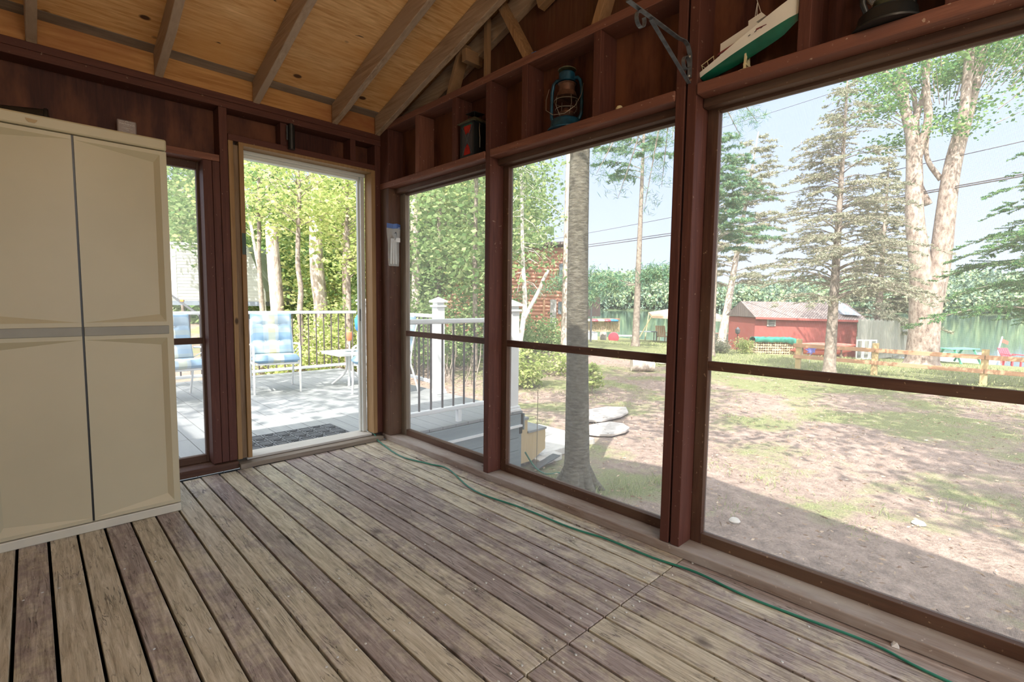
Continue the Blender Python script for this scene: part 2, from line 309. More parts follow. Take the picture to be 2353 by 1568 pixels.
M['greyfence'] = wood('silver_fence_boards', (.24, .24, .21), (.40, .40, .36), (.30, .31, .27), 'Z', .8, knots=False)
M['tan'] = plain('tan_canvas', (.66, .48, .34), .8)
M['tarp'] = plain('green_tarp', (.04, .26, .20), .5, var=.4, sc=5)
M['tarpgrey'] = plain('blue_grey_tarp', (.34, .40, .50), .5, var=.35, sc=6)
M['cutwood'] = plain('stacked_firewood', (.52, .42, .28), .8, var=.5, sc=14)
M['redpl'] = plain('red_plastic', (.62, .07, .10), .4)
M['kayak'] = plain('coral_red_hull', (.60, .15, .11), .35)
M['camper'] = plain('cream_siding', (.33, .36, .32), .4, var=.03)
M['camperdark'] = plain('blue_grey_trim', (.16, .20, .24), .5)
M['orange'] = plain('amber_marker', (.90, .25, .04), .3)
M['greenpaint'] = plain('green_picnic_paint', (.14, .46, .34), .6)
M['purple'] = plain('violet_blue_vane', (.40, .40, .85), .4)
M['concrete'] = plain('pale_paver', (.56, .54, .50), .85, var=.15, sc=12, bm=.2)
M['stone'] = plain('grey_stone', (.48, .45, .42), .9, var=.3, sc=6)
M['boat'] = plain('white_hull', (.85, .85, .84), .3)
M['bluepl'] = plain('blue_plastic', (.03, .22, .60), .4)
M['terra'] = plain('terracotta', (.55, .20, .10), .8)
M['whiteprint'] = plain('pale_print', (.70, .68, .66), .6)
M['blue_en'] = plain('worn_blue_enamel', (.008, .058, .10), .4, .2, var=.6, sc=25)
M['rust'] = plain('rusty_brown_metal', (.13, .06, .035), .6, .4, var=.6, sc=30)
M['rustyellow'] = plain('olive_rust_metal', (.16, .15, .08), .5, .4, var=.6, sc=30)
M['wire'] = plain('steel_wire', (.30, .26, .20), .4, .6)
M['galv'] = plain('galvanised_iron', (.13, .14, .15), .45, .5, var=.35, sc=40)
M['redglass'] = plain('red_glass', (.32, .015, .012), .25, var=.4, sc=40)
M['greenglass'] = plain('green_glass', (.01, .12, .07), .25)
M['hullw'] = plain('ship_white', (.72, .70, .62), .35, var=.06)
M['hullg'] = plain('ship_green', (.006, .105, .06), .25, var=.3, sc=12)
M['maroon'] = plain('maroon_deck', (.20, .04, .04), .5)
M['ivory'] = plain('ivory_plastic', (.62, .55, .32), .5)
M['tin'] = plain('mauve_tin', (.27, .23, .22), .4, .2, var=.08)
M['bagblue'] = plain('blue_zip', (.05, .10, .28), .3)
# clear plastic bag: translucent, streaked
m, nt, b = newmat('clear_plastic_bag'); M['bag'] = m; b.inputs['Base Color'].default_value = (.80, .84, .82, 1); b.inputs['Roughness'].default_value = .22; b.inputs['Alpha'].default_value = .24
bump(nt, b, noise(nt, coords(nt, (1, 1, .3)), 60, 3), .8, .01)
# insect screen: woven threads with open holes
m, nt, b = newmat('insect_screen'); M['screen'] = m
nt.nodes.remove(b); out = nt.nodes['Material Output']; tco = nt.nodes.new('ShaderNodeTexCoord'); sp = nt.nodes.new('ShaderNodeSeparateXYZ'); nt.links.new(tco.outputs['Object'], sp.inputs[0])
p = .0017
hz = math_(nt, 'LESS_THAN', math_(nt, 'FRACT', math_(nt, 'DIVIDE', sp.outputs['Z'], p)), .15)
hx = math_(nt, 'LESS_THAN', math_(nt, 'FRACT', math_(nt, 'DIVIDE', math_(nt, 'ADD', sp.outputs['X'], sp.outputs['Y']), p)), .15)
hm = math_(nt, 'MAXIMUM', hz, hx)
d = nt.nodes.new('ShaderNodeBsdfDiffuse'); d.inputs[0].default_value = (.62, .62, .62, 1); t2 = nt.nodes.new('ShaderNodeBsdfTranslucent'); t2.inputs[0].default_value = (.62, .62, .62, 1)
m1 = nt.nodes.new('ShaderNodeMixShader'); m1.inputs[0].default_value = .5; nt.links.new(d.outputs[0], m1.inputs[1]); nt.links.new(t2.outputs[0], m1.inputs[2])
tr = nt.nodes.new('ShaderNodeBsdfTransparent'); m2 = nt.nodes.new('ShaderNodeMixShader'); nt.links.new(hm, m2.inputs[0]); nt.links.new(tr.outputs[0], m2.inputs[1]); nt.links.new(m1.outputs[0], m2.inputs[2]); nt.links.new(m2.outputs[0], out.inputs[0])
# ================================================================== THE PORCH
ZS = lambda y: 2.39 - .30 * y if y > -2.6 else 2.39 + .30 * (y + 5.2)      # underside of the roof sheathing
XL, YB = -3.3, -5.2
# floor
f = MB(); k = 0; xr = 0.015
while xr > XL:
    xl = xr - .0955; g_ = .0045
    for (ya, yb) in ((-2.45, -.045 - random.random() * .012), (YB, -2.455)):
        f.cur = 0; a, b2 = xl + g_ + random.uniform(-.0012, .0012), min(xr, 0.0955) - g_ + random.uniform(-.0012, .0012)
        f.box(a, b2, ya, yb, -.028, random.uniform(-.0015, .0005))
    f.cur = 1
    for yy in (-.42, -1.0, -1.62, -2.03, -2.41, -2.49, -2.95, -3.4):
        if random.random() < .9:
            for s in (.25, .75):
                if random.random() < .85:
                    cx_, cy_ = xl + .0955 * s + random.uniform(-.008, .008), yy + random.uniform(-.012, .012)
                    f.lathe([(.0048, -.002), (.0048, .0014), (.003, .0022)], (cx_, cy_, 0), 8)
    xr = xl
floor = struct(f.build('floor', [M['floor'], M['nail']], bevel=.0025))
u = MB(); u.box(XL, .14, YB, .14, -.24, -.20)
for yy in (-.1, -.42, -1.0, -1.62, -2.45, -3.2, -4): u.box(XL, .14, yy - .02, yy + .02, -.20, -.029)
struct(u.build('trim_1', M['under']))['label'] = 'joists and sheet painted near-black for the shade under the porch floorboards'
# ceiling sheathing
c = MB()
def slab(mb, x0, x1, y0, y1, t=.016, dz=0):
    za, zb = ZS(y0) + dz, ZS(y1) + dz
    mb.add([(x0,y0,za),(x1,y0,za),(x1,y1,zb),(x0,y1,zb),(x0,y0,za+t),(x1,y0,za+t),(x1,y1,zb+t),(x0,y1,zb+t)], [(3,2,1,0),(4,5,6,7),(0,1,5,4),(1,2,6,5),(2,3,7,6),(3,0,4,7)])
slab(c, XL, .22, -1.30, -.052); slab(c, XL, .22, -2.599, -1.303); slab(c, XL, .22, -5.5, -2.601)
ceil = struct(c.build('ceiling', M['sheath']))
c = MB(); slab(c, XL, .22, -.050, .30, .018, -.003); struct(c.build('trim_2', M['sheathgrey']))['label'] = 'grey roof board along the eave'
c = MB(); c.box(XL, .02, .012, .035, 2.266, 2.385); struct(c.build('trim_3', M['frieze']))['label'] = 'amber board closing the gap over the rear wall plate'
c = MB(); slab(c, XL, .25, -2.6, .32, .02, .02); slab(c, XL, .25, -5.5, -2.6, .02, .02); struct(c.build('trim_4', M['shingle']))['label'] = 'roofing over the plywood'
# rafters
RAF = [(-1.84, 'rafter at the extreme left edge, above the cream cabinet', ), (-1.34, 'leftmost full rafter, darker and ending above the pale tea tin'),
       (-.845, 'weathered rafter ending above the left post of the doorway'), (-.345, 'weathered rafter ending above the middle of the doorway'),
       (-.023, 'wide pale knotty rafter running down into the corner beside the shelf wall')]
for xr_, lb in RAF:
    r_ = MB(); x0, x1 = xr_ - .02, xr_ + .02
    for (ya, yb) in ((.0, -2.58),):
        n = 14
        vs = []
        for i in range(n + 1):
            y = lerp(ya, yb, i / n); zt = ZS(y) - .002; zb = zt - .128 + .002 * math.sin(i * 2.3 + xr_ * 9); j = .0015 * math.sin(i * 1.7 + xr_)
            if i == 0: zb += .0
            vs += [(x0 + j, y, zb), (x1 + j, y, zb), (x1 + j, y, zt), (x0 + j, y, zt)]
        fs = [(i*4+k, i*4+(k+1) % 4, (i+1)*4+(k+1) % 4, (i+1)*4+k) for i in range(n) for k in range(4)] + [(3,2,1,0), tuple(n*4+k for k in range(4))]
        r_.add(vs, fs)
    tag(r_.build('rafter', M['rafter'], bevel=.004), lb, 'roof beam', 'rafters under the plywood roof')
# ---- back wall (inner face y=0)
wb = thing('wall_back', None, None); struct(wb)
def P(mb, name, mat, parent, **k): return mb.build(name, mat, parent, **k)
P(MB().box(-1.05, 0.0, .115, .13, 2.0, 2.30).box(XL, -1.05, .115, .13, 1.87, 2.30), 'plywood', M['ply_red'], wb)
P(MB().box(XL, .14, .0, .14, 2.228, 2.266), 'top_plate', M['red']['X'], wb, bevel=.003)
P(MB().box(XL, .14, -.003, .14, 2.187, 2.2265), 'top_plate', M['red']['X'], wb, bevel=.003)
for (a, b2, z0, z1) in ((-1.147, -1.10, .05, 1.865), (-1.098, -1.059, .05, 1.865), (-1.057, -1.012, .05, 2.187), (-.045, -.002, .05, 2.187)):
    P(MB().box(a, b2, 0.0, .14, z0, z1), 'stud', M['red']['Z'], wb, bevel=.003)
P(MB().box(.0, .14, -.0, .14, .0, 2.187), 'corner_post', M['red']['Z'], wb, bevel=.003)
P(MB().box(XL, -1.059, -.002, .14, 1.866, 1.905), 'window_header', M['redlight']['X'], wb, bevel=.003)
P(MB().box(-1.010, -.046, -.002, .10, 2.005, 2.043), 'door_header', M['red']['X'], wb, bevel=.003)
P(MB().box(-.235, -.196, .0, .10, 2.044, 2.187), 'cripple_stud', M['red']['Z'], wb)
P(MB().box(-.70, -.66, .02, .10, 2.044, 2.187), 'cripple_stud', M['red']['Z'], wb)
P(MB().box(XL, -1.012, -.02, .14, .0, .045), 'sill_plate', M['frame']['X'], wb, bevel=.003)
P(MB().box(XL, -1.8, .10, .14, .045, 1.866), 'plywood', M['ply_red'], wb)
P(MB().box(-1.84, -1.80, .0, .14, .045, 1.866), 'stud', M['red']['Z'], wb)
# exterior cladding of the back wall above openings
P(MB().box(XL, .16, .131, .15, 2.05, 2.30).box(XL, -1.0, .131, .15, 1.87, 2.05), 'siding', M['ply_red'], wb)
# window in back wall
def window(name, axis, a, b2, z0, z1, d0, d1, rail, fm, fw=.045, leftmat=None):
    w_ = thing(name, None, None); struct(w_)
    fr = MB(); fr_h = MB()
    def bx(mb, u0, u1, zz0, zz1, e0=d0, e1=d1):
        if axis == 'X': mb.box(e0, e1, u0, u1, zz0, zz1)
        else: mb.box(u0, u1, e0, e1, zz0, zz1)
    bx(fr, a, a + fw, z0, z1); bx(fr, b2 - fw, b2, z0, z1); o = fr.build('side_frame', fm['Z'], w_, bevel=.002)
    bx(fr_h, a + fw, b2 - fw, z1 - fw, z1); bx(fr_h, a + fw, b2 - fw, z0, z0 + fw); fr_h.build('cross_frame', fm['Y' if axis == 'X' else 'X'], w_, bevel=.002)
    r_ = MB(); bx(r_, a + fw, b2 - fw, rail - .019, rail + .019, d0, d0 + .02); r_.build('middle_rail', fm['Y' if axis == 'X' else 'X'], w_, bevel=.002)
    s_ = MB(); dm = d0 + .026
    if axis == 'X': s_.add([(dm, a+fw-.005, z0+fw-.005), (dm, b2-fw+.005, z0+fw-.005), (dm, b2-fw+.005, z1-fw+.005), (dm, a+fw-.005, z1-fw+.005)], [(0, 1, 2, 3)])
    else: s_.add([(a+fw-.005, dm, z0+fw-.005), (b2-fw+.005, dm, z0+fw-.005), (b2-fw+.005, dm, z1-fw+.005), (a+fw-.005, dm, z1-fw+.005)], [(0, 1, 2, 3)])
    s_.build('insect_screen', M['screen'], w_)
    return w_
window('window_1', 'Y', -1.80, -1.115, .045, 1.866, .10, .138, .800, M['frame'])
# ---- right wall (inner face x=0)
wr = thing('wall_right', None, None); struct(wr)
P(MB().box(.128, .14, YB, .0, 1.87, 2.34), 'plywood', M['ply_red'], wr)
P(MB().box(.0, .14, YB, -.0, 2.290, 2.331), 'top_plate', M['redlight']['Y'], wr, bevel=.003)
P(MB().box(-.004, .14, YB, -.0, .0, .040), 'sill_plate', M['sill'], wr, bevel=.004)
P(MB().box(0.0, .10, -.110, -.0, .041, 1.872), 'post', M['frame']['Z'], wr, bevel=.003)
P(MB().box(.101, .139, -.130, -.0, .041, 1.872), 'filler', M['greywood']['Z'], wr)
P(MB().box(0.0, .127, -.110, -.0, 1.916, 2.289), 'post', M['red']['Z'], wr, bevel=.003)
for a, b2, z1 in ((-1.222, -1.180, 2.289), (-2.383, -2.343, 2.289), (-2.432, -2.392, 2.289), (-3.62, -3.58, 2.289), (-3.66, -3.622, 2.289)):
    P(MB().box(-.001, .139, a, b2, .041, z1), 'post', M['red']['Z'], wr, bevel=.003)
for a, b2 in ((-1.179, -.0), (-2.342, -1.223), (-3.579, -2.433)):
    P(MB().box(-.008, .127, a, b2, 1.872, 1.915), 'header_ledge', M['redlight']['Y'], wr, bevel=.006)
    P(MB().box(.055, .10, a + .001, b2 - .001, 1.838, 1.8715), 'header_strip', M['frame']['Y'], wr, bevel=.002)
for y in (-.50, -.905, -1.505, -1.966, -2.82, -3.2):
    P(MB().box(.0, .127, y, y + .039, 1.916, 2.289), 'divider_stud', M['red' if y != -.5 else 'redlight']['Z'], wr, bevel=.002)
# gable above the plate
P(MB().add([(.135, .0, 2.33), (.135, .0, 2.39), (.135, -2.6, 3.17), (.135, -5.2, 2.39), (.135, -5.2, 2.33), (.15, .0, 2.33), (.15, .0, 2.39), (.15, -2.6, 3.17), (.15, -5.2, 2.39), (.15, -5.2, 2.33)],
  [(0, 1, 2, 3, 4), (9, 8, 7, 6, 5)]), 'gable_plywood', wood('gable_plywood_wall', (.07, .028, .015), (.17, .085, .04), (.10, .035, .02), 'Z', .6, knots=False), wr)
def tb(a, b2, w_=.04, h_=.085, mt='Z', nm='truss_member'): P(MB().beam(a, b2, w_, h_, up=(1, 0, 0)), nm, M['truss'][mt], wr, bevel=.003)
# outer gable rafter and webs (wide face towards the room)
P(MB().add([(.09, -.02, 2.335), (.09, -.42, 2.335), (.09, -2.6, 3.03), (.09, -2.6, 3.12), (.09, -.02, 2.36), (.13, -.02, 2.335), (.13, -.42, 2.335), (.13, -2.6, 3.03), (.13, -2.6, 3.12), (.13, -.02, 2.36)],
  [(4, 3, 2, 1, 0), (5, 6, 7, 8, 9), (0, 1, 6, 5), (1, 2, 7, 6), (2, 3, 8, 7), (3, 4, 9, 8), (4, 0, 5, 9)]), 'gable_rafter', M['rafter'], wr)
P(MB().beam((.05, -.80, 2.333), (.05, -.93, 2.60), .075, .026, up=(0, 1, .4)), 'truss_member', M['truss']['Z'], wr, bevel=.002)
P(MB().beam((-.005, -.985, 2.505), (.125, -.985, 2.505), .04, .07), 'truss_block', M['truss']['X'], wr, bevel=.003)
P(MB().beam((.06, -1.12, 2.333), (.06, -1.12, 2.70), .030, .03, up=(0, 1, 0)), 'truss_member', M['truss']['Z'], wr, bevel=.002)
P(MB().beam((.065, -1.47, 2.333), (.065, -1.235, 2.72), .085, .032, up=(0, 1, .6)), 'truss_member', M['truss']['Z'], wr, bevel=.003)
P(MB().beam((.065, -1.90, 2.333), (.065, -2.06, 2.74), .07, .04, up=(0, 1, -.4)), 'truss_member', M['truss']['Z'], wr, bevel=.003)
P(MB().beam((.09, -1.5, 2.62), (.09, -2.2, 2.86), .05, .07, up=(0, 0, 1)), 'truss_member', M['truss']['Y'], wr, bevel=.003)
# windows of right wall
FM2 = dict(M['frame']); FM3 = {'X': M['frame']['X'], 'Y': M['frame']['Y'], 'Z': M['greywood']['Z']}
window('window_2', 'X', -1.179, -.130, .040, 1.872, .10, .138, .815, FM3)
window('window_3', 'X', -2.342, -1.223, .040, 1.872, .10, .138, .815, M['frame'])
window('window_4', 'X', -3.579, -2.433, .040, 1.872, .10, .138, .805, M['frame'])
# door opening
dr = thing('door_1', None, None); struct(dr)
P(MB().box(-1.011, -.985, -.004, .10, .05, 2.004), 'jamb', M['jamb'], dr, bevel=.002)
P(MB().box(-.984, -.955, .01, .10, .05, 1.985), 'jamb', M['jambdark'], dr, bevel=.002)
P(MB().box(-.954, -.928, -.006, .12, .05, 1.995), 'jamb', M['jamb'], dr, bevel=.003)
P(MB().box(-.078, -.046, -.004, .10, .05, 2.004), 'jamb', M['jamb'], dr, bevel=.002)
P(MB().box(-.110, -.079, .10, .16, .05, 1.990).box(-.122, -.110, .125, .15, .05, 1.98), 'side_frame', M['doorwhite'], dr, bevel=.002)
P(MB().box(-.927, -.079, .09, .16, 1.962, 2.004).box(-.927, -.122, .10, .15, 1.940, 1.962), 'head_frame', M['doorwhite'], dr, bevel=.002)
P(MB().box(-.954, -.079, -.004, .089, 1.985, 2.004), 'head_jamb', M['jamb'], dr)
P(MB().box(-1.011, -.02, -.052, .15, .0, .030), 'threshold', M['greywood']['X'], dr, bevel=.004)
P(MB().box(-.953, -.079, .02, .17, .031, .048), 'threshold', wood('pale_threshold', (.42, .40, .36), (.58, .56, .51), None, 'X', .6, knots=False), dr, bevel=.004)
P(MB().box(-.952, -.930, -.010, -.006, 1.33, 1.46), 'strike_plate', plain('dark_green_plate', (.05, .07, .05), .4, .4), dr)
P(MB().box(-.116, -.108, .118, .124, .90, .99), 'latch_plate', M['galv'], dr)
P(MB().tube([(-.648, -.025, 2.02), (-.648, -.025, 2.168)], .021, 12).lathe([(.014, 0), (.014, .012)], (-.648, -.025, 2.168), 10), 'closer_cylinder', M['black'], dr, smooth=True)
P(MB().box(-.672, -.664, -.012, -.0015, 2.08, 2.17), 'closer_bracket', M['galv'], dr)
# unseen sides of the porch: the house wall it leans on
struct(P(MB().box(XL - .12, XL, YB, .14, -.7, 3.2), 'wall_left', plain('pale_house_siding', (.66, .64, .58), .7), None))
hb = MB().box(-9, XL - .121, -6.5, 1.0, -.7, 3.4); tag(hb.build('house', M['camper']), 'pale sided house body that the porch is built against', 'house')
# ================================================================== THINGS IN THE PORCH
# storage cabinet
cb = thing('storage_cabinet', 'tall cream plastic two-door storage cabinet with grey strips standing at the left', 'cabinet', (-1.742, -.27, 0))
X0, X1, YF, YK = -.335, .335, -.23, .22
b_ = MB(); b_.box(X0, X1, YF + .022, YK, .0, 1.80); cbb = b_.build('body', M['cab'], cb, bevel=.012)
MB().box(X0, X1, YF - .004, YF + .021, 1.750, 1.802).build('top_fascia', M['cab'], cb, bevel=.008)
MB().box(X0, X1, YF - .006, YF + .021, .0, .040).build('base_rail', M['cabbase'], cb, bevel=.004)
def cab_door(sg, nm):
    mb = MB(); xg, xo = .004 * sg, .333 * sg; y0, yb = YF, YF + .021
    xi = xo - .026 * sg; dp = .019
    def pan(z0, z1):
        A, B, Cc, D = (xg, y0, z0), (xi, y0, z0), (xi, y0, z1), (xg, y0, z1)
        bb, cc = (xi - .022 * sg, y0 + dp, z0 + .035), (xi - .022 * sg, y0 + dp, z1 - .035)
        fs = [(0, 4, 5, 3), (0, 1, 4), (1, 2, 5, 4), (2, 3, 5)]
        if sg < 0: fs = [q[::-1] for q in fs]
        mb.add([A, B, Cc, D, bb, cc], fs)
    def fl(xa, xb, z0, z1):
        q = (0, 1, 2, 3) if sg > 0 else (3, 2, 1, 0)
        mb.add([(xa, y0, z0), (xb, y0, z0), (xb, y0, z1), (xa, y0, z1)], [q])
    zs = (.044, .060, .868, .882, .930, .945, 1.728, 1.745)
    pan(zs[1], zs[2]); pan(zs[5], zs[6])
    fl(xi, xo, zs[0], zs[7]); fl(xg, xi, zs[0], zs[1]); fl(xg, xi, zs[2], zs[5]); fl(xg, xi, zs[6], zs[7])
    # edges and back
    mb.add([(xg, y0, zs[0]), (xg, yb, zs[0]), (xg, yb, zs[7]), (xg, y0, zs[7]), (xo, y0, zs[0]), (xo, yb, zs[0]), (xo, yb, zs[7]), (xo, y0, zs[7])],
           [(0, 1, 2, 3), (7, 6, 5, 4), (0, 4, 5, 1), (3, 2, 6, 7), (1, 5, 6, 2)])
    o = mb.build('door', M['cab'], cb)
    MB().box(min(xg, xo - .018 * sg), max(xg, xo - .018 * sg), y0 - .005, y0 + .001, .886, .926).build('handle_strip', M['cabstrip'], o, bevel=.002)
    return o
cab_door(1, 'r'); cab_door(-1, 'l')
MB().box(-.0038, .0038, YF + .012, YF + .0215, .044, 1.749).build('gap', M['black'], cb)  # black strip standing in for the shade between the two doors
em = MB().add([(-.142, YF - .0065, 1.781), (-.105, YF - .0065, 1.779), (-.108, YF - .0065, 1.771), (-.114, YF - .0065, 1.765), (-.133, YF - .0065, 1.7655), (-.139, YF - .0065, 1.772)], [(5, 4, 3, 2, 1, 0)]); em.build('badge', plain('brass_badge', (.22, .16, .08), .4, .6), cb)
# black tube on the cabinet
t = MB(); a = V((-2.30, -.15, 1.832)); b2 = V((-1.815, -.20, 1.8595)); dd_ = (b2 - a).normalized(); t.tube([a, b2, b2 + dd_ * .003, b2 + dd_ * .012, b2 + dd_ * .016], [.026, .050, .0545, .0545, .050], 24)
tag(t.build('case', M['black'], smooth=True), 'black rounded case lying on top of the cream cabinet', 'case')
# tea tin on the window header
tt = thing('tea_tin', 'small flat mauve-grey tea tin with pale lettering standing on the ledge above the cabinet', 'tin', (-1.487, .045, 1.906))
MB().box(-.042, .042, -.012, .012, 0, .098).build('tin_body', M['tin'], tt, bevel=.006)
def text(s, size, loc, rot, mat, parent, name, bold=0):
    cu = bpy.data.curves.new(name, 'FONT'); cu.body = s; cu.size = size; cu.align_x = 'CENTER'; cu.align_y = 'CENTER'; cu.extrude = .0003; cu.offset = bold
    o = bpy.data.objects.new(name + '_tmp', cu); COL.objects.link(o); dg = bpy.context.evaluated_depsgraph_get()
    me = bpy.data.meshes.new_from_object(o.evaluated_get(dg)); bpy.data.objects.remove(o)
    m_ = bpy.data.objects.new(name, me); COL.objects.link(m_); me.materials.clear(); me.materials.append(mat); m_.location = loc; m_.rotation_euler = rot; m_.parent = parent; return m_
RT = (PI / 2, 0, 0)
for s_, sz, z_ in (('TWININGS', .0135, .075), ('OF LONDON', .0055, .066), ('DARJEELING', .0085, .054), ('TEA', .008, .045), ('NET WEIGHT 3.5 OZ', .005, .036)):
    text(s_, sz, (0, -.0132, z_), RT, M['whiteprint'], tt, 'lettering')
l_ = MB()
for q in range(5):
    an = PI * (.15 + .7 * q / 4); l_.box(.006 * math.cos(an) - .0013, .006 * math.cos(an) + .0013, -.0136, -.0125, .085 + .004 * math.sin(an), .088 + .004 * math.sin(an))
l_.box(-.030, -.012, -.0134, -.0125, .0885, .0895).box(.012, .030, -.0134, -.0125, .0885, .0895).box(-.033, .033, -.0134, -.0125, .009, .0115); l_.build('ornament', M['whiteprint'], tt)
# blue storm lantern
def lantern(loc, mats, label, name='storm_lantern', s=1.0, rz=0):
    L = thing(name, label, 'lantern', loc, rz)
    bm, hm, wm, tm = mats
    MB().lathe([(.093, 0), (.093, .006), (.080, .018), (.076, .045), (.066, .055), (.050, .060), (.030, .064), (.026, .078), (.001, .080)], n=24).build('fuel_tank', bm, L, smooth=True)
    MB().lathe([(.028, .070), (.040, .082), (.038, .090), (.022, .10), (.010, .112), (.001, .113)], n=20).build('burner', hm, L, smooth=True)
    h = MB().lathe([(.056, .162), (.052, .166), (.046, .186), (.040, .192), (.040, .222), (.046, .226), (.046, .228), (.001, .229)], n=24)
    h.build('hood', hm, L, smooth=True)
    MB().lathe([(.050, .232), (.048, .234), (.042, .240), (.040, .278), (.030, .286), (.026, .288), (.001, .288)], n=24).build('chimney', bm, L, smooth=True)
    MB().lathe([(.044, .294), (.046, .296), (.030, .306), (.012, .309), (.006, .318), (.001, .319)], n=24).build('cap', tm, L, smooth=True)
    for sy in (-1, 1):
        MB().tube([(0, sy * .066, .050), (0, sy * .078, .075), (0, sy * .080, .13), (0, sy * .078, .20), (0, sy * .070, .238), (0, sy * .055, .252), (0, sy * .036, .252)], .0085, 10).build('side_tube', bm, L, smooth=True)
    wm_ = MB()
    for zz, rr in ((.105, .055), (.145, .062)): wm_.tube([(rr * math.cos(a_), rr * math.sin(a_), zz) for a_ in [2*PI*q/20 for q in range(21)]], .0013, 6, False)
    for q in range(4): a_ = PI/4 + q*PI/2; wm_.tube([(.035*math.cos(a_), .035*math.sin(a_), .075), (.058*math.cos(a_), .058*math.sin(a_), .12), (.052*math.cos(a_), .052*math.sin(a_), .165)], .0013, 6)
    wm_.build('globe_guard', wm, L)
    MB().tube([(-.010, -.090, .215), (-.045, -.092, .15), (-.085, -.075, .085), (-.104, -.030, .050), (-.106, .030, .050), (-.085, .075, .085), (-.045, .092, .15), (-.010, .090, .215)], .0016, 6).build('bail_handle', wm, L, smooth=True)
    MB().lathe([(.034, .084), (.048, .10), (.056, .125), (.050, .150), (.040, .163)], n=20).build('glass_globe', M['bag'], L, smooth=True) if name == 'hurricane_lantern' else None
    L.scale = (s, s, s); return L
lantern((.068, -1.715, 1.9155), (M['blue_en'], M['rust'], M['wire'], M['rustyellow']), 'worn blue storm lantern with rusty brown hood standing in a shelf bay', rz=.35)
lantern((.046, -3.02, 1.9155), (M['blackm'], M['rustyellow'], M['wire'], M['blackm']), 'dark metal lantern cut by the top edge of the photo above the large screen', 'hurricane_lantern', rz=.8)
# box lantern with red glass
bl = thing('box_lantern', 'small black box lantern with red glass panels and pyramid roof in a shelf bay', 'lantern', (.062, -1.010, 1.9155))
fr = MB()
for sx_ in (-1, 1):
    for sy in (-1, 1): fr.box(sx_*.058-.005, sx_*.058+.005, sy*.058-.005, sy*.058+.005, 0, .195)
fr.box(-.064, .064, -.064, .064, 0, .010); fr.box(-.063, .063, -.063, .063, .188, .198); fr.build('frame', M['blackm'], bl, bevel=.001)
MB().box(-.056, .056, -.0575, -.0545, .01, .188).box(-.056, .056, .0545, .0575, .01, .188).box(.0545, .0575, -.054, .054, .01, .188).build('side_panel', M['black'], bl)
MB().box(-.0575, -.0545, -.054, .054, .01, .188).build('front_panel', plain('smoky_panel', (.05, .05, .055), .4), bl)
MB().add([(-.059, -.030, .014), (-.059, .034, .014), (-.059, .022, .052), (-.059, .0, .078), (-.059, -.020, .052)], [(0, 1, 2, 3, 4)]).build('red_glass', M['redglass'], bl)
MB().add([(-.059, -.034, .182), (-.059, .034, .182), (-.059, .018, .130), (-.059, -.006, .140), (-.059, -.022, .128)], [(4, 3, 2, 1, 0)]).build('red_glass', M['redglass'], bl)
MB().box(-.0600, -.0578, -.045, .045, .183, .187).build('green_glass', M['greenglass'], bl)
sc_ = MB()
for sg in (-1, 1): sc_.tube([(-.0605, sg*.045, .012), (-.0605, sg*.016, .07), (-.0605, 0, .098), (-.0605, -sg*.022, .14), (-.0605, -sg*.05, .18)], .0014, 6)
sc_.build('scroll_wire', M['galv'], bl)
MB().add([(-.078, -.078, .198), (.078, -.078, .198), (.078, .078, .198), (-.078, .078, .198), (-.028, -.028, .235), (.028, -.028, .235), (.028, .028, .235), (-.028, .028, .235)], [(3,2,1,0), (4,5,6,7), (0,1,5,4), (1,2,6,5), (2,3,7,6), (3,0,4,7)]).build('roof', M['rustyellow'], bl)
MB().box(-.040, .040, -.040, .040, .258, .262).box(-.03, -.027, -.03, -.027, .235, .258).box(.027, .03, -.03, -.027, .235, .258).box(-.03, -.027, .027, .03, .235, .258).box(.027, .03, .027, .03, .235, .258).build('vent_cap', M['blackm'], bl)
for sg in (-1, 1): MB().tube([(-.02, sg*.066, .19), (-.035, sg*.082, .15), (-.035, sg*.088, .10), (-.02, sg*.07, .05)], .0022, 6).build('handle_wire', M['wire'], bl)
# shelf bracket
sb = thing('scroll_bracket', 'grey iron scroll bracket screwed to the double post and reaching into the room', 'bracket', (.0, -2.400, 2.0))
A_ = lambda x_, z_: (x_, 0, z_ - 2.0)
def spiral(cx_, cz_, r0, r1, a0, a1, n=18): return [A_(cx_ + lerp(r0, r1, i/n)*math.cos(lerp(a0, a1, i/n)), cz_ + lerp(r0, r1, i/n)*math.sin(lerp(a0, a1, i/n))) for i in range(n+1)]
MB().strap([A_(-.445, 2.054), A_(-.3, 2.057), A_(-.10, 2.060), A_(-.05, 2.068), A_(-.025, 2.060), A_(-.006, 2.035), A_(-.003, 2.01), A_(-.003, 1.945)], .016, (0, 1, 0), .004).build('arm', M['galv'], sb)
MB().strap([A_(-.004, 1.925), A_(-.30, 2.050)], .014, (0, 1, 0), .004).build('brace', M['galv'], sb)
MB().strap(spiral(-.365, 2.025, .027, .024, PI*.45, PI*2.2), .014, (0, 1, 0), .003).build('scroll', M['galv'], sb)
MB().strap(spiral(-.034, 1.990, .026, .022, -.2, PI*1.7), .014, (0, 1, 0), .003).build('scroll', M['galv'], sb)
for zz in (2.025, 2.008, 1.952): MB().lathe([(.004, 0), (.004, .002), (.002, .003)], A_(-.005, zz), 8, axis=(-1, 0, 0)).build('screw', M['nail'], sb)
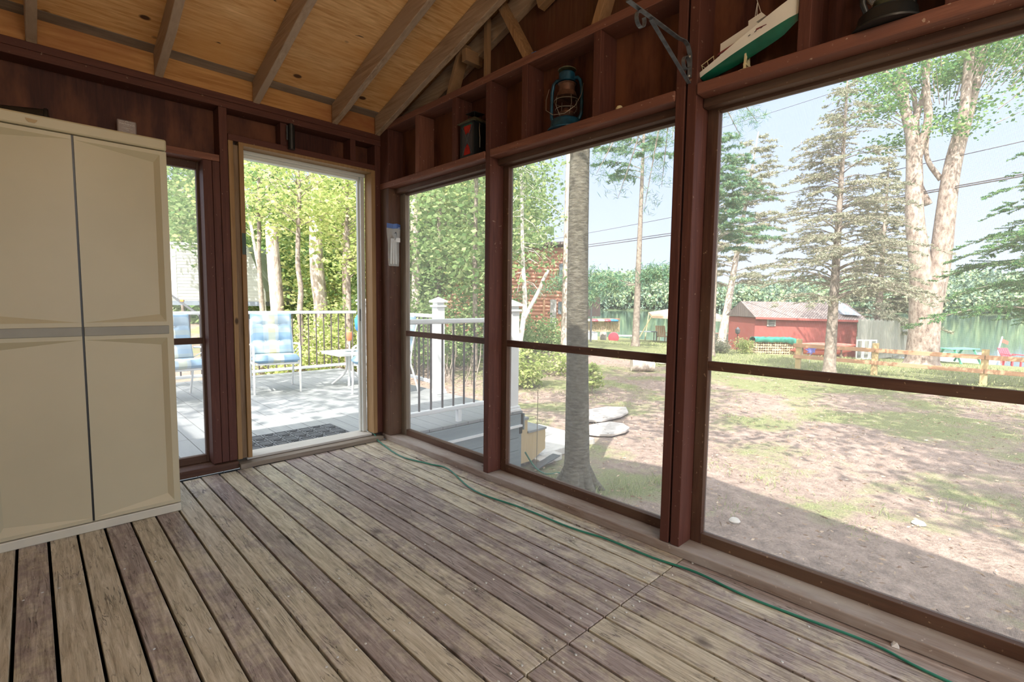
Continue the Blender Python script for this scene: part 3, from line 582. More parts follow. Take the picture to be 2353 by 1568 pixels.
# model ship
sh = thing('model_ship', 'model cabin cruiser with white topsides and green bottom tilted in a shelf bay', 'model boat', (.055, -2.60, 1.9155))
ux = V((-.10, -1, 0)).normalized(); pitch = math.radians(13)
U = (ux * math.cos(pitch) + V((0, 0, math.sin(pitch)))); Wd = V((ux.y, -ux.x, 0)); Hh = Wd.cross(U) if Wd.cross(U).z > 0 else U.cross(Wd)
S0 = V((-.005, .160, .012))
def sp_(u_, w_, h_): return tuple(S0 + U * u_ + Wd * w_ + Hh * h_)
def hull(z_lo, z_hi, mat, nm):
    mb = MB(); n = 16; ring = []
    for i in range(n + 1):
        t_ = i / n; u_ = t_ * .345; keel = .004 + .010 * max(0, (.35 - t_)) - .010 * math.sin(PI * t_) + .12 * max(0, t_ - .86)
        deck = .034 + .074 * t_ ** 1.25; half = .036 * min(1, 1.25 * (1 - t_) ** .55 + .05) * (1 if t_ > .05 else .93)
        wl = .016 + .027 * t_
        row = []
        for q in range(5):
            if z_lo: fz_ = q / 4; z_ = lerp(keel, wl, fz_); hw = half * (.04 + .86 * fz_ ** .6)
            else: fz_ = q / 4; z_ = lerp(wl, deck, fz_); hw = half * (.90 + .12 * fz_)
            uu = u_ + (.020 * t_ ** 6) * (z_ / .08)
            row.append((uu, hw, z_))
        ring.append(row)
    for sg in (-1, 1):
        vs = [sp_(u_, sg * hw, z_) for row in ring for (u_, hw, z_) in row]; fs = []
        for i in range(n):
            for q in range(4):
                a = i*5+q; fs.append((a, a+5, a+6, a+1) if sg > 0 else (a+1, a+6, a+5, a))
        mb.add(vs, fs)
    for e_ in (0, n):
        r0 = [sp_(u_, hw, z_) for (u_, hw, z_) in ring[e_]] + [sp_(u_, -hw, z_) for (u_, hw, z_) in ring[e_]][::-1]; mb.add(r0, [tuple(range(len(r0)))])
    if not z_lo:
        top = [sp_(r[4][0], r[4][1] * .96, r[4][2] - .002) for r in ring] + [sp_(r[4][0], -r[4][1] * .96, r[4][2] - .002) for r in ring][::-1]
        mb.cur = 1; mb.add(top, [tuple(range(len(top)))])
    return mb.build(nm, mat, sh, smooth=True)
hull(True, False, [M['hullg']], 'bottom'); hull(False, True, [M['hullw'], M['maroon']], 'topsides')
cbm = MB()
def sbox(mb, u0, u1, w_, h0, h1, tpr=.85):
    vs = [sp_(u0, -w_, h0), sp_(u1, -w_, h0), sp_(u1, w_, h0), sp_(u0, w_, h0), sp_(lerp(u0, u1, .05), -w_*tpr, h1), sp_(lerp(u1, u0, .18), -w_*tpr, h1), sp_(lerp(u1, u0, .18), w_*tpr, h1), sp_(lerp(u0, u1, .05), w_*tpr, h1)]
    mb.add(vs, [(3,2,1,0),(4,5,6,7),(0,1,5,4),(1,2,6,5),(2,3,7,6),(3,0,4,7)])
sbox(cbm, .085, .255, .022, .058, .100); sbox(cbm, .20, .262, .018, .095, .118); cbm.build('cabin', M['hullw'], sh)
mb = MB(); sbox(mb, .075, .262, .0265, .060, .0665, 1); mb.build('cabin_trim', M['maroon'], sh)
mb = MB()
for i in range(3): mb.add([sp_(.20+.022*i, s_*.0335, .052) for s_ in (1,)] + [sp_(.208+.022*i, .0335, .053), sp_(.208+.022*i, .0335, .056), sp_(.20+.022*i, .0335, .055)], [(0,1,2,3),(3,2,1,0)])
mb.lathe([(.003, 0), (.003, .001)], sp_(.335, .0085, .070), 8, axis=Wd); mb.build('porthole', M['black'], sh)
mb = MB(); mb.tube([sp_(.222, .008, .115), sp_(.238, 0, .170)], .0009, 6).tube([sp_(.222, -.008, .115), sp_(.238, 0, .170)], .0009, 6).tube([sp_(.245, 0, .115), sp_(.238, 0, .185)], .0009, 6); mb.build('mast', M['hullw'], sh)
mb = MB()
for sg in (-1, 1):
    mb.tube([sp_(.01, sg*.026, .062), sp_(.065, sg*.028, .066)], .0016, 6)
    for i in range(3): mb.tube([sp_(.012+.025*i, sg*.026, .042), sp_(.012+.025*i, sg*.026, .064)], .001, 6)
    mb.tube([sp_(.09, sg*.016, .085), sp_(.16, sg*.016, .088)], .0008, 6)
    for i in range(5): mb.tube([sp_(.09+.017*i, sg*.016, .072), sp_(.09+.017*i, sg*.016, .087)], .0007, 5)
mb.tube([sp_(.01, -.026, .062), sp_(.01, .026, .062)], .0016, 6); mb.build('railing', M['ivory'], sh)
st = MB(); q = V(sp_(.17, 0, .0)); 
for sg in (-1, 1): st.box(q.x + sg*.020 - .004, q.x + sg*.020 + .004, q.y - .016, q.y + .016, 0, .006).beam((q.x + sg*.020, q.y, .005), (q.x + sg*.012, q.y, q.z + .012), .012, .006, up=(0, 1, 0))
st.box(q.x - .02, q.x + .02, q.y - .006, q.y + .006, .018, .026); st.build('stand', M['ivory'], sh)
# knob on ledge
tag(MB().lathe([(.001, 0), (.012, .003), (.0165, .012), (.0165, .02), (.011, .029), (.001, .032)], (.045, -2.045, 1.9155), 16).build('wooden_ball', M['ivory'], smooth=True), 'small pale round ball resting on the header ledge under the scroll bracket', 'ball')
# blue cord scrap
tag(MB().tube([(.03, -1.505, 2.334), (.02, -1.515, 2.342), (.01, -1.53, 2.336), (.025, -1.54, 2.345), (.035, -1.52, 2.337)], .003, 6).build('cord_scrap', M['bluepl'], smooth=True), 'scrap of bright blue cord on the shelf wall top plate', 'cord')
# hanging zip bag with pegs
bgt = thing('zip_bag', 'clear zip bag of metal tent pegs hanging on the dark corner post by the doorway', 'plastic bag', (.028, -.13, 1.31))
mb = MB(); n = 8; rows = []
for i in range(11):
    t_ = i / 10; hw = lerp(.042, .056, t_); th = .012 + .010 * math.sin(PI * t_)
    rows.append([(hw * math.cos(a_) * -1, th * math.sin(a_) - .0 + .004 * math.sin(9 * t_ + a_), t_ * .285) for a_ in [2*PI*k_/n for k_ in range(n)]])
mb.add([p_ for r_ in rows for p_ in r_], [(i*n+k_, i*n+(k_+1) % n, (i+1)*n+(k_+1) % n, (i+1)*n+k_) for i in range(10) for k_ in range(n)] + [tuple(range(n))])
mb.build('bag_body', M['bag'], bgt, smooth=True)
mb = MB(); mb.strap([(-.056, -.002, .290), (-.01, -.012, .286), (.02, -.010, .292), (.056, .0, .288)], .034, (0, 0, 1), .003); mb.build('blue_zip', M['bagblue'], bgt)
M['peg'] = plain('silver_pegs', (.45, .45, .43), .3, .6)
for i in range(9): xx = -.028 + .007 * i; MB().tube([(xx, -.004 + .004 * (i % 3), .015), (xx * .8, -.004, .20)], .0026, 6).build('tent_peg', M['peg'], bgt)
mb = MB(); mb.tube([(.0, -.016, .235), (.008, -.020, .245), (.016, -.016, .232), (.010, -.016, .20), (.0, -.016, .19)], .003, 6); mb.build('hook', M['blackm'], bgt)
MB().box(.008, .044, -.018, -.016, .175, .205).build('paper_tag', M['whiteprint'], bgt)
# green cord on the floor
cp = [(-.075, .10, .055), (-.068, .0, .040), (-.080, -.065, .012), (-.146, -.49, .005), (-.097, -.752, .005), (-.064, -.918, .005), (-.172, -1.304, .005), (-.141, -1.649, .005), (-.132, -1.956, .005), (-.100, -2.144, .005), (-.095, -2.367, .005), (-.070, -2.545, .005), (-.090, -2.721, .005), (-.085, -2.865, .005), (-.062, -3.108, .005), (-.095, -3.30, .005), (-.12, -3.9, .005)]
def smooth_path(p, k=6):
    out = []; p = [V(q) for q in p]
    for i in range(len(p) - 1):
        p0, p1, p2, p3 = p[max(i-1, 0)], p[i], p[i+1], p[min(i+2, len(p)-1)]
        for j in range(k):
            t_ = j / k; out.append(.5 * ((2*p1) + (-p0+p2)*t_ + (2*p0-5*p1+4*p2-p3)*t_*t_ + (-p0+3*p1-3*p2+p3)*t_**3))
    return out + [p[-1]]
pts = smooth_path(cp); 
for q in pts[16:]: q.z = .0052
tag(MB().tube(pts, .0045, 8).build('garden_hose', M['cord'], smooth=True), 'thin green hose snaking over the floorboards along the screened wall', 'hose')
ch = MB().add([(-.022, -3.175, .0), (.0 - .006, -3.172, .0), (-.008, -3.15, .0), (-.024, -3.155, .0), (-.018, -3.168, .016), (-.012, -3.158, .014)], [(3, 2, 1, 0), (0, 1, 4), (1, 2, 5, 4), (2, 3, 5), (3, 0, 4, 5)])
tag(ch.build('wood_chip', M['whiteprint']), 'pale chip lying against the sill beside the green hose', 'wood chip')
lmp = thing('added_fill_lamp', 'added unseen glass globe lamp behind the viewpoint, brightening the porch interior', 'lamp', (-1.5, -4.35, 2.36))  # added unseen lamp that lifts the brightness inside the porch
MB().lathe([(.05, .23), (.05, .25)], n=16).tube([(0, 0, .12), (0, 0, .24)], .008, 8).build('stem', M['blackm'], lmp)
gm_, gnt, gb = newmat('added_fill_globe'); gb.inputs['Base Color'].default_value = (1, .95, .85, 1); gb.inputs['Emission Color'].default_value = (1, .93, .80, 1); gb.inputs['Emission Strength'].default_value = 25
MB().lathe([(.001, -.12), (.05, -.11), (.09, -.08), (.115, -.03), (.12, 0), (.115, .03), (.09, .08), (.05, .11), (.001, .12)], n=24).build('globe', gm_, lmp, smooth=True)
# ================================================================== DECK OUTSIDE
DZ = -.06
dk = thing('deck', None, None); struct(dk)
b_ = MB(); x_ = 1.70
while x_ > -3.3:
    ys = [.16, 1.16 + .0 * random.random(), 4.35]
    for a, b2 in zip(ys[:-1], ys[1:]): b_.box(x_ - .140, x_, a + .002, b2 - .002, DZ - .025, DZ)
    x_ -= .145
b_.build('deck_boards', M['deck'], dk, bevel=.002)
MB().box(-3.3, 1.70, .165, 4.34, DZ - .24, DZ - .045).build('deck_frame', M['under'], dk)
MB().box(-3.3, 1.66, .145, .162, DZ - .165, DZ - .028).box(1.70, 1.715, .145, 4.35, DZ - .2, DZ - .028).box(-3.3, 1.70, 4.35, 4.37, DZ - .2, DZ).build('deck_fascia', M['skirt'], dk, bevel=.002)
s_ = MB(); s_.box(-3.3, 1.64, .150, .164, -.33, -.226).box(-3.3, 1.64, .148, .164, -.46, -.334).box(-3.3, 1.64, .146, .164, -.60, -.464)
s_.build('skirting_board', M['skirt'], dk, bevel=.002)
MB().box(-3.3, 1.66, .120, .164, -.215, -.195).build('skirting_cap', M['white'], dk)
MB().box(-3.3, 1.70, 4.36, 4.38, -.7, -.20).box(-3.3, 1.69, .168, .18, -.7, -.2).build('skirting_board', M['skirt'], dk)
def rail(name, label, a, b2, zt, zb, dz=.115, mt=M['white'], group='white deck railings with dark balusters'):
    r = thing(name, label, 'railing', (a[0], a[1], DZ), 0, group)
    a_, b_2 = V((0, 0, 0)), V((b2[0] - a[0], b2[1] - a[1], 0)); L_ = b_2.length; d_ = b_2 / L_
    MB().beam((0, 0, zt - DZ - .022), (b_2.x, b_2.y, zt - DZ - .022), .062, .044).build('top_rail', mt, r, bevel=.012)
    MB().beam((0, 0, zb - DZ), (b_2.x, b_2.y, zb - DZ), .05, .04).build('bottom_rail', mt, r, bevel=.008)
    n = int(L_ / dz); bal = None
    for i in range(n):
        q = d_ * ((i + .5) * L_ / n)
        if bal is None: bal = MB().tube([(0, 0, zb - DZ + .01), (0, 0, zt - DZ - .03)], .0095, 8, False).build('baluster', M['bronze'], r, smooth=True); bal.location = (q.x, q.y, 0)
        else:
            c_ = bal.copy(); COL.objects.link(c_); c_.parent = r; c_.location = (q.x, q.y, 0)
    q = d_ * (L_ / 2); MB().box(q.x - .02, q.x + .02, q.y - .02, q.y + .02, 0, zb - DZ - .015).build('foot_block', mt, r)
    return r
rail('deck_railing', 'white topped railing close behind the first screen, running out from the porch corner', (.30, .235), (1.54, .235), .900, .075)
rail('deck_railing', 'long white topped railing along the far edge of the deck behind the patio chairs', (-3.2, 4.12), (1.86, 4.12), .885, .035)
rail('deck_railing', 'white topped side railing between the two capped posts on the right of the deck', (1.62, 1.60), (1.90, 3.98), .895, .06)
def post(x_, y_, top, label):
    p_ = thing('deck_post', label, 'post', (x_, y_, DZ), 0, 'white capped deck posts')
    h_ = top - DZ
    MB().box(-.055, .055, -.055, .055, 0, h_ - .12).build('shaft', M['white'], p_, bevel=.006)
    MB().box(-.075, .075, -.075, .075, 0, .03).box(-.067, .067, -.067, .067, .03, .055).build('base_collar', M['white'], p_, bevel=.006)
    MB().box(-.072, .072, -.072, .072, h_ - .12, h_ - .098).box(-.05, .05, -.05, .05, h_ - .098, h_ - .065).build('neck', M['white'], p_, bevel=.004)
    MB().add([(-.08, -.08, h_ - .065), (.08, -.08, h_ - .065), (.08, .08, h_ - .065), (-.08, .08, h_ - .065), (-.08, -.08, h_ - .045), (.08, -.08, h_ - .045), (.08, .08, h_ - .045), (-.08, .08, h_ - .045), (0, 0, h_)],
             [(3,2,1,0), (0,1,5,4), (1,2,6,5), (2,3,7,6), (3,0,4,7), (4,5,8), (5,6,8), (6,7,8), (7,4,8)]).build('cap', M['white'], p_)
post(1.60, 1.50, 1.105, 'white capped deck post seen through the first screen, at the top of the steps')
post(1.965, 4.10, 1.10, 'white capped corner post seen at the right side of the open doorway')
post(1.600, .235, 1.08, 'white capped deck post half hidden behind the stud, nearest the steps')
# stairs
stt = thing('deck_steps', 'two tread wooden steps with grey treads and pale side board leading down off the deck', 'steps', (1.70, .2, -.7))
sd = [(0, .06), (0, .52), (.115, .52), (.115, .37), (.40, .37), (.40, .15), (.19, .06)]
for yy, nm in ((0.0, 'a'), (1.05, 'b')):
    mb = MB(); n = len(sd); mb.add([(a, yy, b2) for a, b2 in sd] + [(a, yy + .035, b2) for a, b2 in sd], [tuple(range(n)), tuple(range(2*n-1, n-1, -1))] + [(i+n, (i+1) % n+n, (i+1) % n, i) for i in range(n)]); mb.build('stringer', M['stringer'], stt)
MB().box(-.01, .125, -.012, 1.10, .521, .545).build('tread', M['deck'], stt, bevel=.002)
MB().box(.116, .41, -.012, 1.10, .371, .395).build('tread', M['deck'], stt, bevel=.002)
MB().box(.101, .114, .036, 1.05, .38, .515).box(.386, .3995, .036, 1.05, .12, .368).build('riser', M['white'], stt)
tag(MB().box(1.62, 1.92, .26, .275, -.70, -.44).build('panel', M['foam']), 'dark grey board standing in the shade under the deck steps', 'panel')
tag(MB().box(1.92, 2.30, .12, .30, -.70, -.625).build('concrete_block', M['concrete'], bevel=.01), 'pale concrete block lying below the deck steps', 'block')
tag(MB().beam((1.78, .06, -.66), (2.18, .10, -.615), .10, .012).build('slat', M['galv'], bevel=.002), 'dark slat leaning on the block below the steps', 'slat')
pv = [((2.35, .95), 'leftmost square paver at the foot of the steps'), ((2.83, .95), 'square paver beyond the first one'), ((2.35, .47), 'paver nearest the porch beside the grey tree trunk'), ((2.83, .47), 'paver between the steps and the grey tree trunk')]
for (xx, yy), lb in pv: tag(MB().box(xx - .235, xx + .235, yy - .235, yy + .235, -.70, -.62).build('paver', M['concrete'], bevel=.008), lb, 'paver', 'pavers at the foot of the deck steps')
for i, (xx, yy, s1, s2, lb) in enumerate(((3.75, .55, .42, .30, 'flat grey stepping stone right of the grey tree trunk, nearer the porch'), (4.45, 1.15, .65, .35, 'larger flat grey stepping stone right of the grey tree trunk, farther out'))):
    mb = MB(); rr = [(xx + s1 * math.cos(a_) * (1 + .14 * math.sin(3*a_+i)), yy + s2 * math.sin(a_) * (1 + .12 * math.cos(2*a_))) for a_ in [2*PI*k_/9 for k_ in range(9)]]
    mb.add([(a, b2, -.70) for a, b2 in rr] + [(a, b2, -.672) for a, b2 in rr], [tuple(range(9, 18))] + [(k_, (k_+1) % 9, (k_+1) % 9+9, k_+9) for k_ in range(9)]); tag(mb.build('stepping_stone', M['stone'], bevel=.006), lb, 'stone', 'stepping stones')
tag(MB().tube([(1.80, .05, -.7), (1.80, .045, -.3), (1.805, .05, .16)], .0035, 6).tube([(1.805, .05, .16), (1.70, .06, .165)], .0025, 6).build('garden_stake', M['wire']), 'thin dark wire stake standing by the deck steps', 'stake')
tag(MB().tube(smooth_path([(1.60, .02, -.45), (1.72, .0, -.62), (1.80, -.08, -.692), (1.92, -.15, -.694), (2.0, -.25, -.694)]), .009, 8).build('garden_hose', M['cord'], smooth=True), 'short green hose end lying on the ground under the deck steps', 'hose')
# door mat
mt = MB(); x0, x1, y0, y1 = -.80, -.02, .40, .89
nx, ny = 8, 5; cxs = (x1 - x0) / nx; cys = (y1 - y0) / ny
for i in range(nx + 1): mt.box(x0 + i*cxs - .006, x0 + i*cxs + .006, y0, y1, DZ, DZ + .010)
for j in range(ny + 1): mt.box(x0, x1, y0 + j*cys - .006, y0 + j*cys + .006, DZ, DZ + .010)
for i in range(nx):
    for j in range(ny):
        a, c_ = x0 + (i+.5)*cxs, y0 + (j+.5)*cys
        if (i + j) % 2:
            for q in (-.026, -.013, 0, .013, .026): mt.box(a - .036, a + .036, c_ + q - .004, c_ + q + .004, DZ, DZ + .009)
        else:
            mt.box(a - .034, a + .034, c_ + .026, c_ + .033, DZ, DZ + .009).box(a - .034, a - .027, c_ - .033, c_ + .026, DZ, DZ + .009).box(a - .027, a + .034, c_ - .033, c_ - .026, DZ, DZ + .009).box(a + .027, a + .034, c_ - .026, c_ + .006, DZ, DZ + .009).box(a - .008, a + .027, c_ - .001, c_ + .006, DZ, DZ + .009)
tag(mt.build('door_mat', M['mat']), 'grey openwork rubber mat lying on the deck outside the doorway', 'mat')
# patio chairs
def chair():
    c = thing('patio_chair', 'x', 'chair', (0, 0, DZ), 0)
    R = .0125
    for sx_ in (-1, 1):
        x_ = sx_ * .25
        MB().tube(smooth_path([(x_, -.27, 0), (x_, -.26, .25), (x_, -.265, .50), (x_, -.235, .56), (x_, -.17, .575), (x_, .05, .565), (x_, .17, .555)], 4), R, 10).build('front_leg', M['whitem'], c, smooth=True)
        MB().tube(smooth_path([(x_ * .98, .33, 0), (x_ * .98, .24, .25), (x_ * .96, .20, .40), (x_ * .92, .27, .70), (x_ * .90, .33, .86)], 4), R, 10).build('rear_leg', M['whitem'], c, smooth=True)
        s2 = MB()
        for q in (.52, .47): s2.tube([(x_, -.20, q + .03), (x_ * .96, .17, q - .08)], .005, 6)
        s2.build('arm_brace', M['whitem'], c)
    fr = MB(); fr.tube([(-.25, -.25, .35), (.25, -.25, .35)], R, 8).tube([(-.24, .2, .33), (.24, .2, .33)], R, 8).tube([(-.225, .33, .86), (.225, .33, .86)], R, 8).tube([(-.25, -.25, .35), (-.24, .2, .33)], R, 8).tube([(.25, -.25, .35), (.24, .2, .33)], R, 8)
    fr.build('seat_frame', M['whitem'], c, smooth=True)
    def cushion(fn, nu, nv, th, nm):
        mb = MB(); top = []; bot = []
        for j in range(nv + 1):
            for i in range(nu + 1):
                u_, v_ = i / nu, j / nv
                e_ = min(1, min(u_, 1-u_) * nu / 2.2, min(v_, 1-v_) * nv / 2.2); e_ = math.sqrt(max(0, 1 - (1 - e_) ** 2))
                tuft = 0
                for tu in (.33, .67):
                    for tv in ((.33, .72) if nm == 'back_cushion' else (.5,)): tuft += math.exp(-((u_-tu)**2 + (v_-tv)**2) / .004)
                for tv in ((.33, .72) if nm == 'back_cushion' else ()): tuft += .35 * math.exp(-((v_-tv)**2) / .0012)
                t_ = th * (.25 + .75 * e_) * (1 - .6 * min(1, tuft)); p_, n_ = fn(u_, v_); top.append(p_ + n_ * t_ * .6); bot.append(p_ - n_ * t_ * .4)
        W_ = nu + 1; K = len(top); fs = []
        for j in range(nv):
            for i in range(nu):
                a = j*W_+i; fs.append((a, a+1, a+1+W_, a+W_)); fs.append((K+a+W_, K+a+1+W_, K+a+1, K+a))
        for i in range(nu): fs.append((i, K+i, K+i+1, i+1)); a = nv*W_+i; fs.append((a+1, K+a+1, K+a, a))
        for j in range(nv): a = j*W_; fs.append((a+W_, K+a+W_, K+a, a)); a = j*W_+nu; fs.append((a, K+a, K+a+W_, a+W_))
        mb.add(top + bot, fs); return mb.build(nm, M['cushion'], c, smooth=True)
    cushion(lambda u_, v_: (V((lerp(-.24, .24, u_), lerp(-.29, .22, v_), .405 - .03 * v_)), V((0, .05, 1))), 20, 20, .10, 'seat_cushion')
    bc = cushion(lambda u_, v_: (V((lerp(-.235, .235, u_), lerp(.165, .29, v_) + .02 * math.sin(PI * v_), lerp(.42, .93, v_))), V((0, -1, .25)).normalized()), 20, 26, .11, 'back_cushion')
    bt = MB()
    for tu in (-.08, .08):
        for tv in (.33, .72): bt.lathe([(.012, -.002), (.010, .006), (.001, .008)], (tu, lerp(.165, .29, tv) + .02 * math.sin(PI * tv) - .022, lerp(.42, .93, tv)), 10, axis=(0, -1, .2))
    bt.build('cushion_button', M['white'], bc)
    return c
c1 = chair(); c1.location = (.225, 3.0, DZ); c1.rotation_euler = (0, 0, math.radians(-12)); c1['group'] = 'white patio chairs with blue and yellow cushions'
c1['label'] = 'patio chair with blue and yellow tufted cushion standing fully in view in the open doorway'
c2 = copy_tree(c1); c2.location = (-.80, 3.05, DZ); c2.rotation_euler = (0, 0, math.radians(6)); c2['label'] = 'cushioned patio chair seen through the narrow screen beside the cream cabinet'
c3 = copy_tree(c1); c3.location = (1.115, 1.93, DZ); c3.rotation_euler = (0, 0, math.radians(-80)); c3['label'] = 'cushioned patio chair turned sideways, cut by the white right side of the doorway'
# side table
tbx = thing('side_table', 'small white patio side table with glass top between the two patio chairs', 'table', (1.12, 2.85, DZ))
MB().box(-.25, .25, -.25, .25, .425, .432).build('glass_top', M['tabletop'], tbx)
MB().box(-.265, .265, -.265, -.25, .400, .437).box(-.265, .265, .25, .265, .400, .437).box(-.265, -.25, -.25, .25, .400, .437).box(.25, .265, -.25, .25, .400, .437).build('top_rim', M['whitem'], tbx, bevel=.004)
for q in range(4):
    a_ = PI/4 + q*PI/2 + .3; MB().tube(smooth_path([(.22*math.cos(a_), .22*math.sin(a_), 0), (.10*math.cos(a_), .10*math.sin(a_), .10), (.035*math.cos(a_), .035*math.sin(a_), .2), (.03*math.cos(a_), .03*math.sin(a_), .40)], 4), .015, 8).build('leg', M['whitem'], tbx, smooth=True)
tag(MB().lathe([(.001, 0), (.06, .002), (.085, .012), (.088, .012), (.06, -.001), (.001, -.002)], (1.16, 2.88, DZ + .435), 20).build('plate', M['white'], smooth=True), 'pale plate lying on the glass patio side table', 'plate')
# garden stand with blue watering pot behind the railing
gs = thing('garden_torch_stand', 'cluster of red and white garden ornaments behind the railing beside the corner post', 'ornament', (2.05, 4.75, -.7))
MB().tube([(0, 0, 0), (0, 0, 1.10)], .012, 8).tube([(.2, .1, 0), (.2, .1, .95)], .01, 8).build('pole', M['whitem'], gs)
MB().lathe([(.03, 1.05), (.06, 1.12), (.05, 1.2), (.001, 1.22)], n=12).build('shade', M['terra'], gs, smooth=True)
bt_ = thing('blue_pail', 'blue watering pot hanging behind the railing beside the corner post', 'pot', (2.22, 4.60, -.7))
MB().lathe([(.06, .0), (.09, .02), (.09, 1.20), (.001, 1.2)], n=14).build('pedestal', M['whitem'], bt_, smooth=True)
MB().lathe([(.07, 1.2), (.12, 1.26), (.13, 1.42), (.09, 1.50), (.001, 1.51)], n=18).build('pot_body', M['bluepl'], bt_, smooth=True)
#@@OUT
# ================================================================== GROUND, LAKE, FAR SHORE
xs = sorted(set([round(q, 2) for q in np.concatenate([np.linspace(-60, 0, 13), np.linspace(0, 16, 55), np.linspace(16, 60, 50), np.linspace(60, 400, 12)])]))
ys = sorted(set([round(q, 2) for q in np.concatenate([np.linspace(-60, -8, 12), np.linspace(-8, 12, 60), np.linspace(12, 50, 30), np.linspace(50, 400, 12)])]))
rg = random.Random(3)
gv = []
for y in ys:
    for x in xs:
        z = ground_z(x) - (.02 if 3 < x < 34 and abs(y) < 12 else 0)
        if x > 2.9 and y > -7 and x < 30: z += .035 * math.sin(x * 1.7 + y * .9) * math.sin(y * 1.3 - x * .4) + rg.uniform(-.012, .012)
        if 5 < x < 16 and y > 4: z += .10 * min(1, (y - 4) / 3)
        gv.append((x, y, z))
nxs = len(xs)
gm = MB(); gm.add(gv, [(j*nxs+i, j*nxs+i+1, (j+1)*nxs+i+1, (j+1)*nxs+i) for j in range(len(ys)-1) for i in range(nxs-1)])
struct(gm.build('ground', M['ground'], smooth=True))
lk = MB(); lk.add([(34, -400, -2.5), (700, -400, -2.5), (700, 500, -2.5), (34, 500, -2.5)], [(0, 1, 2, 3)]); struct(lk.build('lake', M['water']))
# leaf clouds ------------------------------------------------------
class Leaves:
    def __init__(s, seed): s.r = np.random.RandomState(seed); s.c = []; s.u = []; s.w = []
    def add(s, c, L, W, d=None, jit=1.0):
        c = np.asarray(c, float).reshape(-1, 3); n = len(c); r = s.r
        u = r.normal(size=(n, 3))
        if d is not None: u = np.asarray(d, float).reshape(-1, 3) + u * jit
        u /= np.linalg.norm(u, axis=1)[:, None] + 1e-9
        t_ = r.normal(size=(n, 3)); v = np.cross(u, t_); v /= np.linalg.norm(v, axis=1)[:, None] + 1e-9
        k = r.uniform(.7, 1.3, size=(n, 1)); s.c.append(c); s.u.append(u * L / 2 * k); s.w.append(v * W / 2 * k)
    def build(s, name, mat, parent=None):
        c, u, v = np.concatenate(s.c), np.concatenate(s.u), np.concatenate(s.w); n = len(c)
        vs = np.empty((n, 4, 3)); vs[:, 0] = c - u; vs[:, 1] = c + v - u * .1; vs[:, 2] = c + u; vs[:, 3] = c - v - u * .1
        me = bpy.data.meshes.new(name); me.vertices.add(n * 4); me.vertices.foreach_set('co', vs.ravel().astype(np.float32))
        me.loops.add(n * 4); me.loops.foreach_set('vertex_index', np.arange(n * 4, dtype=np.int32)); me.polygons.add(n)
        me.polygons.foreach_set('loop_start', np.arange(0, n * 4, 4, dtype=np.int32)); me.update(calc_edges=True); me.validate()
        me.materials.append(mat); o = bpy.data.objects.new(name, me); COL.objects.link(o)
        if parent: o.parent = parent
        return o
LAT = V((RIGHT.x, RIGHT.y, 0)).normalized(); FW = V((FWD.x, FWD.y, 0)).normalized()
def base_at(px, dep, z=None):
    q = place(px, 700, dep); zz = ground_z(q.x, q.y) if z is None else z
    if z is None and 5 < q.x < 16 and q.y > 4: zz += .10 * min(1, (q.y - 4) / 3)
    return V((q.x, q.y, zz))
def px_m(n, dep): return n * dep / 1138.2
def wob(path, k, amp, rr):
    out = []
    for i in range(len(path) - 1):
        for j in range(k): out.append(V(path[i]).lerp(V(path[i+1]), j / k) + V((rr.uniform(-amp, amp), rr.uniform(-amp, amp), 0)))
    return out + [V(path[-1])]
def broadleaf(name, label, base, h, r, crown, nleaf, size, leafm, barkm, seed, nbr=26, clump=.35, lean=(0, 0), group=None, cat='tree', trunk=True, flare=1.3, ncl=2, top=.45):
    """crown = (centre height, horizontal radius, vertical radius)"""
    rr = random.Random(seed); t = thing(name, label, cat, base, 0, group); zc, cr_, cv = crown
    path = [V((lean[0] * (k_/10) ** 1.5, lean[1] * (k_/10) ** 1.5, h * k_/10)) + V((rr.uniform(-1, 1), rr.uniform(-1, 1), 0)) * r * .35 * (k_ > 0) for k_ in range(11)]
    tk = MB(); rad = [r * (flare if k_ == 0 else 1) * (1 - (1 - top) * k_ / 10) for k_ in range(11)]
    if trunk: 
        pp = smooth_path(path, 4); rd = [np.interp(i / (len(pp)-1) * 10, range(11), rad) * rr.uniform(.96, 1.04) for i in range(len(pp))]; tk.tube(pp, rd, 14)
    lv = Leaves(seed); cl = []
    for i in range(nbr):
        a = rr.uniform(0, 2 * PI); el = rr.uniform(-1, 1); q = rr.uniform(.45, 1) ** .6
        e_ = V((cr_ * q * math.cos(a) * math.sqrt(1 - el * el * .8), cr_ * q * math.sin(a) * math.sqrt(1 - el * el * .8), zc + cv * q * el))
        hs = max(h * .12, min(h * .98, e_.z - abs(e_.xy.length) * rr.uniform(.2, .7))); kk = hs / h * 10; i0 = min(9, int(kk)); s_ = path[i0].lerp(path[i0+1], kk - i0)
        e_ += V((s_.x, s_.y, 0)); mid = s_.lerp(e_, .5) + V((0, 0, rr.uniform(.02, .18) * (e_ - s_).length))
        if trunk: br = max(.008, r * .22 * (1 - hs / h * .5)); tk.tube([s_, s_.lerp(mid, .5), mid, mid.lerp(e_, .5), e_], [br, br * .8, br * .6, br * .4, br * .2], 6)
        cl += [e_] + [mid.lerp(e_, rr.uniform(.2, .9)) + V((rr.gauss(0, 1), rr.gauss(0, 1), rr.gauss(0, .6))) * clump for _ in range(ncl)]
    cl = np.array([tuple(q) for q in cl]); n = nleaf; idx = lv.r.randint(0, len(cl), n)
    off = lv.r.normal(size=(n, 3)) * np.array([clump, clump, clump * .55]); d_ = lv.r.normal(size=(n, 3)) * np.array([1, 1, .35])
    lv.add(cl[idx] + off, size, size * .62, d_, .2)
    if trunk: tk.build('trunk', barkm, t, smooth=True)
    lv.build('foliage', leafm, t); return t
